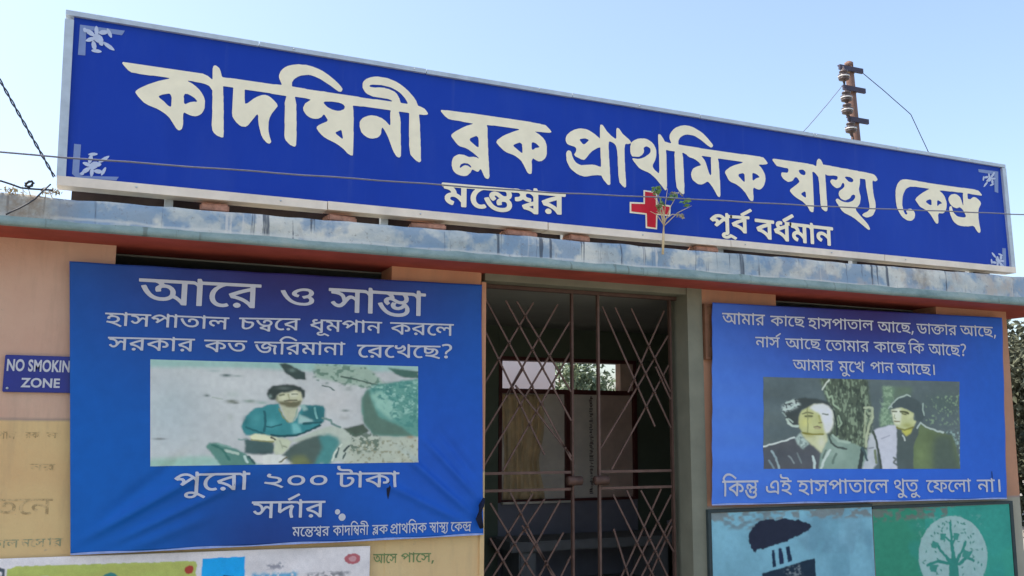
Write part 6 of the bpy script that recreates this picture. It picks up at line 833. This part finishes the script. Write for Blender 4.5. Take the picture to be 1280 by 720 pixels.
# ------------------------------------------------------------------ printed strip below the left poster
def px2(x):     # picture units used when drawing the strip: x in cm along the wall, y in cm down
    return x
STR = paint(720, 190, (-42, 0, 134, 46), (234, 226, 220), [
    ('p', [(-36, 5), (-33, 4), (44, 4.5), (46.5, 5), (46.5, 46), (-36, 46)], (190, 200, 104)),
    ('n', [(-33, 5), (46, 5), (46, 46), (-33, 46)], (182, 172, 92), .5, (9, 4), 60),
    ('p', [(-40, 4), (-37, 5), (-37, 40), (-38.4, 40), (-38.4, 6.5), (-40, 6)], (84, 92, 100)),
    ('p', [(-33, 9.5), (-19, 9), (-19, 16), (-33, 16)], (140, 190, 220)), ('p', [(-33, 9.5), (-28, 9.3), (-28, 13), (-33, 13)], (60, 130, 176)),
    ('p', [(3.4 + 5.4 * math.cos(a * .5236) + 4, 14.5 + 6 * math.sin(a * .5236)) for a in range(12)], (64, 136, 126)),
    ('p', [(3.4 + 3.6 * math.cos(a * .5236) + 4, 14.5 + 4 * math.sin(a * .5236)) for a in range(12)], (156, 206, 200)),
    ('p', [(43.2 + 2.1 * math.cos(a * .5236), 8.6 + 2.2 * math.sin(a * .5236)) for a in range(12)], (176, 70, 56)),
    ('p', [(49, 3.6), (69.8, 3.2), (69.8, 46), (49, 46)], (30, 172, 236)),
    ('l', [(57, 15), (60, 13), (64, 13.6), (67, 16)], (26, 52, 74), 3), ('p', [(57, 16), (60, 14.5), (64, 16), (62, 22), (57, 22)], (196, 214, 222)),
    ('n', [(78, 7.6), (90, 7.2), (90, 9.6), (78, 10)], (130, 130, 140), .4, (120, 40), 8),
    ('n', [(74, 12.6), (96, 11.8), (96, 19), (74, 19)], (60, 170, 206), .30, (100, 24), 9),
    ('n', [(100, 13.6), (123, 12.6), (123, 15.2), (100, 16)], (110, 112, 114), .42, (130, 40), 11),
    ('p', [(124.5 + 4.4 * math.cos(a * .5236), 6.6 + 2.8 * math.sin(a * .5236)) for a in range(12)], (190, 104, 108)), ('p', [(124.5 + 2 * math.cos(a * .5236), 6.6 + 1.5 * math.sin(a * .5236)) for a in range(12)], (214, 160, 160))], 13, .7)
strip = grid_sheet('printed_strip', [(-.43, .995), (1.335, .975), (1.335, .53), (-.43, .545)], lambda X, Z: (X, 4.982 - .003 * np.sin(np.asarray(X) * 6) - .002 * np.sin(np.asarray(Z) * 9), Z), 640, 170, sampler(STR), M['print'])
tag(strip, 'white, yellow-green and cyan printed strip on the wall below the left blue poster', 'banner')
md = strip.modifiers.new('thick', 'SOLIDIFY'); md.thickness = .0012; md.offset = -1
for s in W_WL:
    o = add_word(s, 'm', flatsurf(5.0), M['green_ink'], None, 'painted_word', .0015); o.parent = bld; o.location = -bp
# worn hand-painted lettering on the cream wall, left of the poster
for sp, ik in ((('pa aavowelsign na', -.462, -.385, 1.572, 1.570, .032), 'faded_ink'), (('ra ka', -.345, -.285, 1.570, 1.569, .026), 'faded_ink'), (('na', -.255, -.205, 1.568, 1.567, .026), 'faded_ink'),
               (('na ra', -.315, -.205, 1.422, 1.420, .030), 'faded_ink'), (('ta evowelsign na', -.462, -.205, 1.262, 1.258, .070), 'faded_ink'),
               (('ka aavowelsign la', -.462, -.335, 1.078, 1.076, .036), 'faded_green'), (('na evowelsign sa', -.325, -.225, 1.076, 1.075, .036), 'faded_green'), (('aavowelsign ra', -.215, -.150, 1.075, 1.074, .036), 'faded_green')):
    o = add_word(sp, 'm', flatsurf(5.0), M[ik], None, 'worn_lettering', .0012); o.parent = bld; o.location = -bp

# ------------------------------------------------------------------ two painted wall panels, right
cloud = [(928, 673), (929, 664), (934, 657), (939, 651), (947, 648), (954, 647), (962, 649), (970, 647), (980, 650), (988, 649), (997, 653), (1004, 655), (1006, 659), (1000, 664), (994, 668), (985, 671), (975, 676), (966, 678), (958, 680), (948, 683), (940, 684), (934, 686), (930, 680)]
cl2 = []
for i in range(len(cloud)):
    (ax, ay), (bx, by) = cloud[i], cloud[(i + 1) % len(cloud)]
    for k in range(3):
        tt = k / 3; cl2.append((ax + (bx - ax) * tt + rng.normal() * .55, ay + (by - ay) * tt + rng.normal() * .55))
MU1 = paint(420, 400, (885, 637, 1087, 830), (134, 186, 198), [
    ('n', [(960, 637), (1087, 637), (1087, 700), (1000, 690)], (112, 144, 160), .42, (10, 9), 63), ('n', [(1000, 640), (1087, 660), (1087, 830), (1010, 830)], (96, 146, 162), .5, (14, 5), 66),
    ('n', [(885, 637), (1087, 637), (1087, 650), (885, 648)], (132, 136, 130), .40, (24, 30), 7),
    ('n', [(900, 640), (960, 640), (940, 660), (900, 656)], (120, 138, 140), .45, (20, 30), 8),
    ('p', cl2, (44, 50, 66)), ('p', [(955.5, 686), (959, 685.5), (960.5, 706), (956, 707)], (34, 52, 74)), ('p', [(963.5, 684.5), (968, 684), (970.5, 703), (965, 704)], (40, 54, 80)), ('p', [(973, 683), (977.5, 682), (980.5, 700.5), (975, 702)], (34, 52, 74)),
    ('p', [(943, 713.5), (1009, 698.5), (1010, 790), (943, 790)], (38, 56, 70)),
    ('n', [(970, 708), (992, 704), (992, 722), (970, 726)], (140, 150, 150), .55, (70, 60), 9), ('n', [(950, 730), (1004, 730), (1004, 785), (950, 785)], (120, 136, 140), .64, (60, 50), 10)], 21, 1.0, .04)
leafs = []
for k in range(64):
    a = rng.random() * 6.28; rr = .35 + .6 * math.sqrt(rng.random()); cx_, cy_ = 1183 + 42 * rr * math.cos(a), 696 + 46 * rr * math.sin(a); an = rng.random() * 3
    leafs.append(('p', [(cx_ + 2.6 * math.cos(an), cy_ + 2.6 * math.sin(an)), (cx_ - 1.1 * math.sin(an), cy_ + 1.1 * math.cos(an)), (cx_ - 2.4 * math.cos(an), cy_ - 2.4 * math.sin(an)), (cx_ + 1.1 * math.sin(an), cy_ - 1.1 * math.cos(an))], (92, 150, 134)))
def br(pts, w_): return ('l', pts, (62, 146, 128), w_)
MU2 = paint(420, 420, (1087, 634, 1262, 810), (64, 160, 136), [
    ('p', [(1087, 634), (1150, 634), (1150, 810), (1087, 810)], (62, 148, 116)), ('n', [(1120, 634), (1262, 634), (1262, 810), (1150, 810)], (58, 158, 148), .40, (6, 5), 60),
    ('n', [(1087, 634), (1190, 634), (1176, 647), (1087, 650)], (118, 122, 112), .38, (24, 30), 7),
    ('p', [(1183.5 + 44 * math.cos(a * math.pi / 20), 697 + 50.5 * math.sin(a * math.pi / 20)) for a in range(40)], (168, 200, 190)),
    ('n', [(1140, 646), (1228, 646), (1228, 745), (1140, 745)], (150, 190, 178), .62, (40, 40), 60)] + leafs + [
    ('p', [(1175, 760), (1176, 725), (1177, 706), (1172, 698), (1180, 700), (1183, 672), (1186, 700), (1194, 695), (1188, 708), (1189, 725), (1192, 760)], (62, 146, 128)),
    br([(1178, 702), (1168, 690), (1163, 680)], 4), br([(1187, 702), (1196, 690), (1200, 680)], 4), br([(1182, 700), (1182, 655)], 4), br([(1177, 706), (1163, 702), (1150, 706)], 4.5), br([(1190, 708), (1200, 700), (1206, 694)], 5), br([(1165, 684), (1158, 680)], 3), br([(1182, 680), (1174, 672)], 3), br([(1182, 682), (1189, 673)], 3), br([(1154, 704), (1158, 714)], 4), br([(1200, 700), (1208, 704)], 4),
    ('p', [(1158, 676), (1166, 680), (1162, 687), (1156, 684)], (74, 152, 134)), ('p', [(1168, 668), (1176, 668), (1174, 676), (1168, 676)], (74, 152, 134)), ('p', [(1185, 668), (1193, 670), (1190, 678), (1185, 676)], (74, 152, 134)), ('p', [(1197, 690), (1206, 693), (1202, 702), (1194, 699)], (74, 152, 134)), ('p', [(1152, 706), (1163, 706), (1160, 716), (1153, 714)], (74, 152, 134))], 23, 1.0, .04)
for lb, x0, x1, zt, img in (('light blue painted panel with black smoke cloud over factory chimneys below the right poster', 3.512, 4.829, 1.078, MU1), ('green painted panel with a pale oval tree emblem at the right end of the wall', 4.832, 6.15, 1.062, MU2)):
    t_ = thing('painted_panel', lb, 'mural', 'painted wall panels', (x0, 4.985, .1))
    o = MB().box(x0, x1, 4.978, 4.998, .1, zt).build('board', M['plaster'], t_); o.location = (-x0, -4.985, -.1)
    o = grid_sheet('painted_picture', [(x0 + .002, zt - .002), (x1 - .002, zt - .002), (x1 - .002, .102), (x0 + .002, .102)], lambda X, Z: (X, 4.9765 + 0 * np.asarray(X), Z), 330, 260, sampler(img), M['mural'], t_); o.location = (-x0, -4.985, -.1)
    o = MB().box(x0 - (.024 if x0 < 4 else 0), x1 + (.0 if x0 < 4 else .03), 4.970, 4.997, zt + .001, zt + .020).build('border', M['mural_frame'], t_); o.location = (-x0, -4.985, -.1)
    xe = x0 - .024 if x0 < 4 else x1
    o = MB().box(xe, xe + (.0238 if x0 < 4 else .03), 4.970, 4.997, .1, zt + .0005).build('border', M['mural_frame'], t_); o.location = (-x0, -4.985, -.1)

# ------------------------------------------------------------------ wires and cables
def wire(pts, r, mat, name, lb, cat='wire'):
    P = []
    for i in range(len(pts) - 1):
        a, b = Vector(pts[i]), Vector(pts[i + 1]); n_ = max(2, int((b - a).length / .12))
        for k in range(n_): P.append(a.lerp(b, k / n_))
    P.append(Vector(pts[-1]))
    P = [p + Vector((0, 0, .0015 * math.sin(i * 1.7) + .002 * math.sin(i * .37))) for i, p in enumerate(P)]
    o = MB().tube(P, r, 6).build(name, mat); return tag(o, lb, cat)
wire([(-6, 4.45, 2.70), (-.492, 4.45, 2.771), (.814, 4.45, 2.814), (2.208, 4.45, 2.875), (4.657, 4.45, 3.021), (5.859, 4.45, 3.105), (12, 4.45, 3.62)], .0042, M['wire'], 'service_wire', 'thin grey service wire crossing in front of the name board')
# twisted pair coming down to the slab corner
mb = MB()
for s in (0, math.pi):
    P = []; a, b = Vector((-3.2, 4.5, 7.6)), Vector((-.290, 4.70, 2.745)); n_ = 420
    for k in range(n_ + 1):
        t_ = k / n_; p = a.lerp(b, t_); ph = t_ * 330 + s; P.append(p + Vector((math.cos(ph) * .0034, math.sin(ph) * .0034, math.cos(ph) * .002)))
    mb.tube(P, .0034, 5)
tag(mb.build('twisted_cable', M['rubber']), 'dark twisted pair cable slanting down to the left corner of the name board', 'cable')
wire([(-4, 4.64, 2.80), (-.55, 4.66, 2.70), (-.50, 4.66, 2.693), (-.42, 4.66, 2.672), (-.36, 4.66, 2.668), (-.29, 4.672, 2.675)], .0045, M['rubber'], 'roof_cable', 'black cable lying along the left end of the slab edge', 'cable')
wire([(-.30, 4.66, 2.70), (-.36, 4.655, 2.62), (-.42, 4.655, 2.57), (-.47, 4.66, 2.54)], .004, M['rubber'], 'loose_cable', 'short black cable drooping over the slab edge at the far left', 'cable')
P = [(-.385 + .016 * math.cos(k * .9) * (1 - .3 * math.sin(k)), 4.665 + .012 * math.sin(k * 2.1), 2.692 + .014 * math.sin(k * .9 + .4)) for k in range(26)]
tag(MB().tube(P, .0045, 6).build('cable_knot', M['rubber']), 'small black tangle of cable on the slab edge left of the name board', 'cable')

# ------------------------------------------------------------------ power pole behind
pp = thing('power_pole', 'rusty steel power pole with short cross arms rising behind the name board', 'pole', None, (13.35, 14, 0))
def ppart(mb, name, mat): o = mb.build(name, mat, pp); o.location = (-13.35, -14, 0); return o
pb = Vector((13.674, 14, 7.428)); pt_ = Vector((13.588, 14, 9.039)); dd = (pb - pt_)
base = pt_ + dd * (9.039 / dd.length * dd.length / 1.611)
base = Vector((13.588 + .086 / 1.611 * 9.039, 14, 0))
ppart(MB().tube([base, base.lerp(pt_, .5), base.lerp(pt_, .97), pt_], [.125, .105, .085, .08], 14), 'shaft', M['pole'])
ppart(MB().lathe(pt_, [(.088, -.06), (.088, .02), (.05, .05)], 14), 'pole_cap', M['pole'])
for xa, xb, z_ in ((13.219, 13.833, 8.876), (13.298, 13.87, 8.455), (13.383, 13.911, 7.805)):
    ppart(MB().box(xa, xb, 13.86, 13.91, z_ - .05, z_ + .05).box(xa, xb, 13.911, 13.94, z_ + .03, z_ + .048), 'cross_arm', M['arm'])
    c = base.lerp(pt_, z_ / 9.039); ppart(MB().lathe(c, [(.098, -.045), (.104, -.03), (.104, .03), (.098, .045)], 14), 'clamp', M['twig'])
for x_, z_ in ((13.245, 8.66), (13.285, 8.22), (13.29, 7.96), (13.36, 7.58)):
    ins = ppart(MB().lathe((x_, 13.8, z_), [(.02, -.16), (.03, -.12), (.05, -.10), (.10, -.085), (.11, -.06), (.075, -.045), (.07, -.02), (.105, -.01), (.115, .015), (.07, .03), (.055, .06), (.09, .07), (.085, .10), (.03, .12), (.02, .17)], 14), 'insulator', M['porc_b'])
    ri = MB().lathe((x_, 13.8, z_), [(.112, -.035), (.118, -.03), (.118, -.012), (.108, -.008)], 14).build('glaze_band', M['porc_w'], ins)
ppart(MB().tube([(13.245, 13.8, 8.86), (13.25, 13.8, 8.6), (13.28, 13.8, 8.2), (13.29, 13.8, 7.95), (13.38, 13.8, 7.4)], .014, 6), 'suspension_rod', M['arm'])
ppart(MB().tube([(13.30, 13.82, 8.0), (13.42, 13.85, 7.75), (13.47, 13.85, 7.3)], .012, 5), 'jumper_lead', M['rubber'])
wire([(13.83, 13.9, 8.86), (14.25, 13.8, 8.53), (14.9, 13.7, 8.05), (15.7, 13.6, 6.4), (17.2, 13.4, .02)], .008, M['rubber'], 'power_line', 'black line running down to the right from the power pole')
wire([(13.25, 13.8, 8.50), (12.6, 13.6, 7.90), (12.0, 13.5, 7.33), (9.5, 13, 5.2), (5.1, 11.6, 3.62)], .007, M['wire'], 'power_line', 'thin grey line running down to the left from the power pole')

# ------------------------------------------------------------------ plants
def leaves(C, n_, size, aspect=.45, seed=1, droop=.3):
    g = np.random.default_rng(seed); V, F = [], []
    for k in range(n_):
        c, rad = C[g.integers(len(C))]
        d = g.normal(size=3); d /= np.linalg.norm(d); r_ = g.random() ** .4
        p = np.array(c) + d * r_ * np.array(rad)
        u = g.normal(size=3); u[2] -= droop; u /= np.linalg.norm(u); v = np.cross(u, g.normal(size=3)); v /= np.linalg.norm(v); s = size * (.6 + .8 * g.random())
        i = len(V); nn = np.cross(u, v) * s * .12
        V += [p - u * s * .5, p + v * s * aspect * .5 + nn, p + u * s * .5, p - v * s * aspect * .5 + nn]; F += [(i, i + 1, i + 2), (i, i + 2, i + 3)]
    return V, F
def tree(lb, base_, top, C, n_, size, mat, seed, r0=.12, group=None, cat='tree', nm='tree'):
    t_ = thing(nm, lb, cat, group, base_); b0 = Vector(base_)
    mb_ = MB(); tp = Vector(top); mb_.tube([b0, b0.lerp(tp, .35) + Vector((.05, .02, 0)), b0.lerp(tp, .7), tp], [r0, r0 * .75, r0 * .5, r0 * .2], 9)
    for c, rad in C:
        q = b0.lerp(tp, .35 + .4 * random.random()); mb_.tube([q, q.lerp(Vector(c), .5) + Vector((0, 0, .05)), Vector(c)], [r0 * .4, r0 * .25, r0 * .08], 6)
    o_ = mb_.build('trunk', M['bark'], t_); o_.location = -b0
    V, F = leaves(C, n_, size, .5, seed)
    me_ = bpy.data.meshes.new('crown'); me_.from_pydata([tuple(v) for v in V], [], F); me_.update(); o_ = link('crown', me_, mat, t_); o_.location = -b0
    return t_
def clumps(c, R_, n_, r_, seed):
    g = np.random.default_rng(seed); out = []
    for k in range(n_):
        d = g.normal(size=3); d /= np.linalg.norm(d); out.append((tuple(np.array(c) + d * np.array(R_) * g.random() ** .5), (r_ * (.6 + .7 * g.random()),) * 3))
    return out
tree('dusty grey-green tree just beyond the right end of the building', (8.3, 7.0, 0), (8.4, 7.1, 2.0), clumps((8.25, 7.1, 1.45), (1.3, 1.1, 1.15), 30, .42, 3), 30000, .075, M['leaf_dusty'], 5)
tree('dark green treetop peeking over the slab at the far left', (-3.75, 20, 0), (-3.7, 20, 5.2), clumps((-3.65, 20, 4.9), (1.1, 1.2, 1.0), 16, .55, 8), 9000, .16, M['leaf'], 7, .18)
tree('green tree beyond the outbuilding, seen through the high window', (6.9, 13.6, 0), (6.9, 13.6, 2.3), clumps((7.0, 13.6, 2.0), (1.15, .7, .9), 24, .34, 9), 4200, .10, M['leaf_pale'], 17, .12)
tree('broad dusty tree farther off beyond the right end of the building', (14, 12.5, 0), (14, 12.5, 3), clumps((14, 12.5, 2.3), (2.6, 1.8, 1.6), 26, .7, 13), 20000, .13, M['leaf_dusty'], 15, .16)

# sapling rooted in the slab edge, in front of the red cross
spg = thing('sapling', 'small pale sapling growing from the slab edge in front of the red cross', 'plant', None, (2.995, 4.66, 2.67))
s0 = Vector((2.995, 4.66, 2.67))
def spart(o): o.parent = spg; o.location = -s0; return o
mb = MB(); mb.tube([s0 - Vector((0, 0, .04)), (3.0, 4.655, 2.76), (3.004, 4.65, 2.85), (2.985, 4.645, 2.93), (2.96, 4.64, 2.99)], [.008, .007, .006, .004, .002], 7)
tips = [(2.93, 4.64, 2.97), (3.10, 4.64, 3.01), (3.19, 4.63, 2.94), (3.02, 4.63, 3.03), (2.90, 4.64, 2.88), (3.12, 4.64, 2.88), (2.93, 4.64, 3.02)]
for t_ in tips:
    q = Vector((3.0, 4.652, 2.80 + .1 * random.random())); mb.tube([q, q.lerp(Vector(t_), .5) + Vector((0, 0, .02)), t_], [.0035, .0025, .0012], 5)
spart(mb.build('stem', M['twig']))
def leafset(C, n_, size, mat, seed, nm='leaf_cluster'):
    V, F = leaves(C, n_, size, .55, seed); me_ = bpy.data.meshes.new(nm); me_.from_pydata([tuple(v) for v in V], [], F); me_.update(); return spart(link(nm, me_, mat))
leafset([((2.94, 4.64, 3.01), (.035, .02, .03)), ((2.97, 4.64, 2.93), (.025, .02, .04)), ((3.15, 4.63, 2.955), (.045, .02, .025)), ((3.05, 4.63, 2.98), (.03, .02, .02))], 62, .034, M['leaf_lit'], 4)
leafset([((3.09, 4.64, 3.005), (.045, .02, .015)), ((2.965, 4.64, 2.90), (.015, .02, .04)), ((3.12, 4.64, 2.875), (.04, .02, .015))], 52, .024, M['leaf_dry'], 6)
# weeds and litter on the left end of the slab
wd_ = thing('slab_weed', 'dry tuft of weed on the left end of the slab edge', 'plant', None, (-.44, 4.70, 2.65))
V, F = leaves([((-.46, 4.70, 2.665), (.07, .03, .014)), ((-.30, 4.70, 2.675), (.05, .02, .015))], 70, .026, .3, 12, -.6); me_ = bpy.data.meshes.new('leaf_cluster'); me_.from_pydata([tuple(v) for v in V], [], F); o = link('leaf_cluster', me_, M['leaf_dry'], wd_); o.location = (.44, -4.70, -2.65)
mb = MB()
for k in range(7):
    a_ = Vector((-.47 + k * .03, 4.70, 2.64)); mb.tube([a_, a_ + Vector((random.uniform(-.03, .03), 0, .05 + .02 * random.random()))], [.0025, .0008], 4)
o = mb.build('stem', M['twig'], wd_); o.location = (.44, -4.70, -2.65)
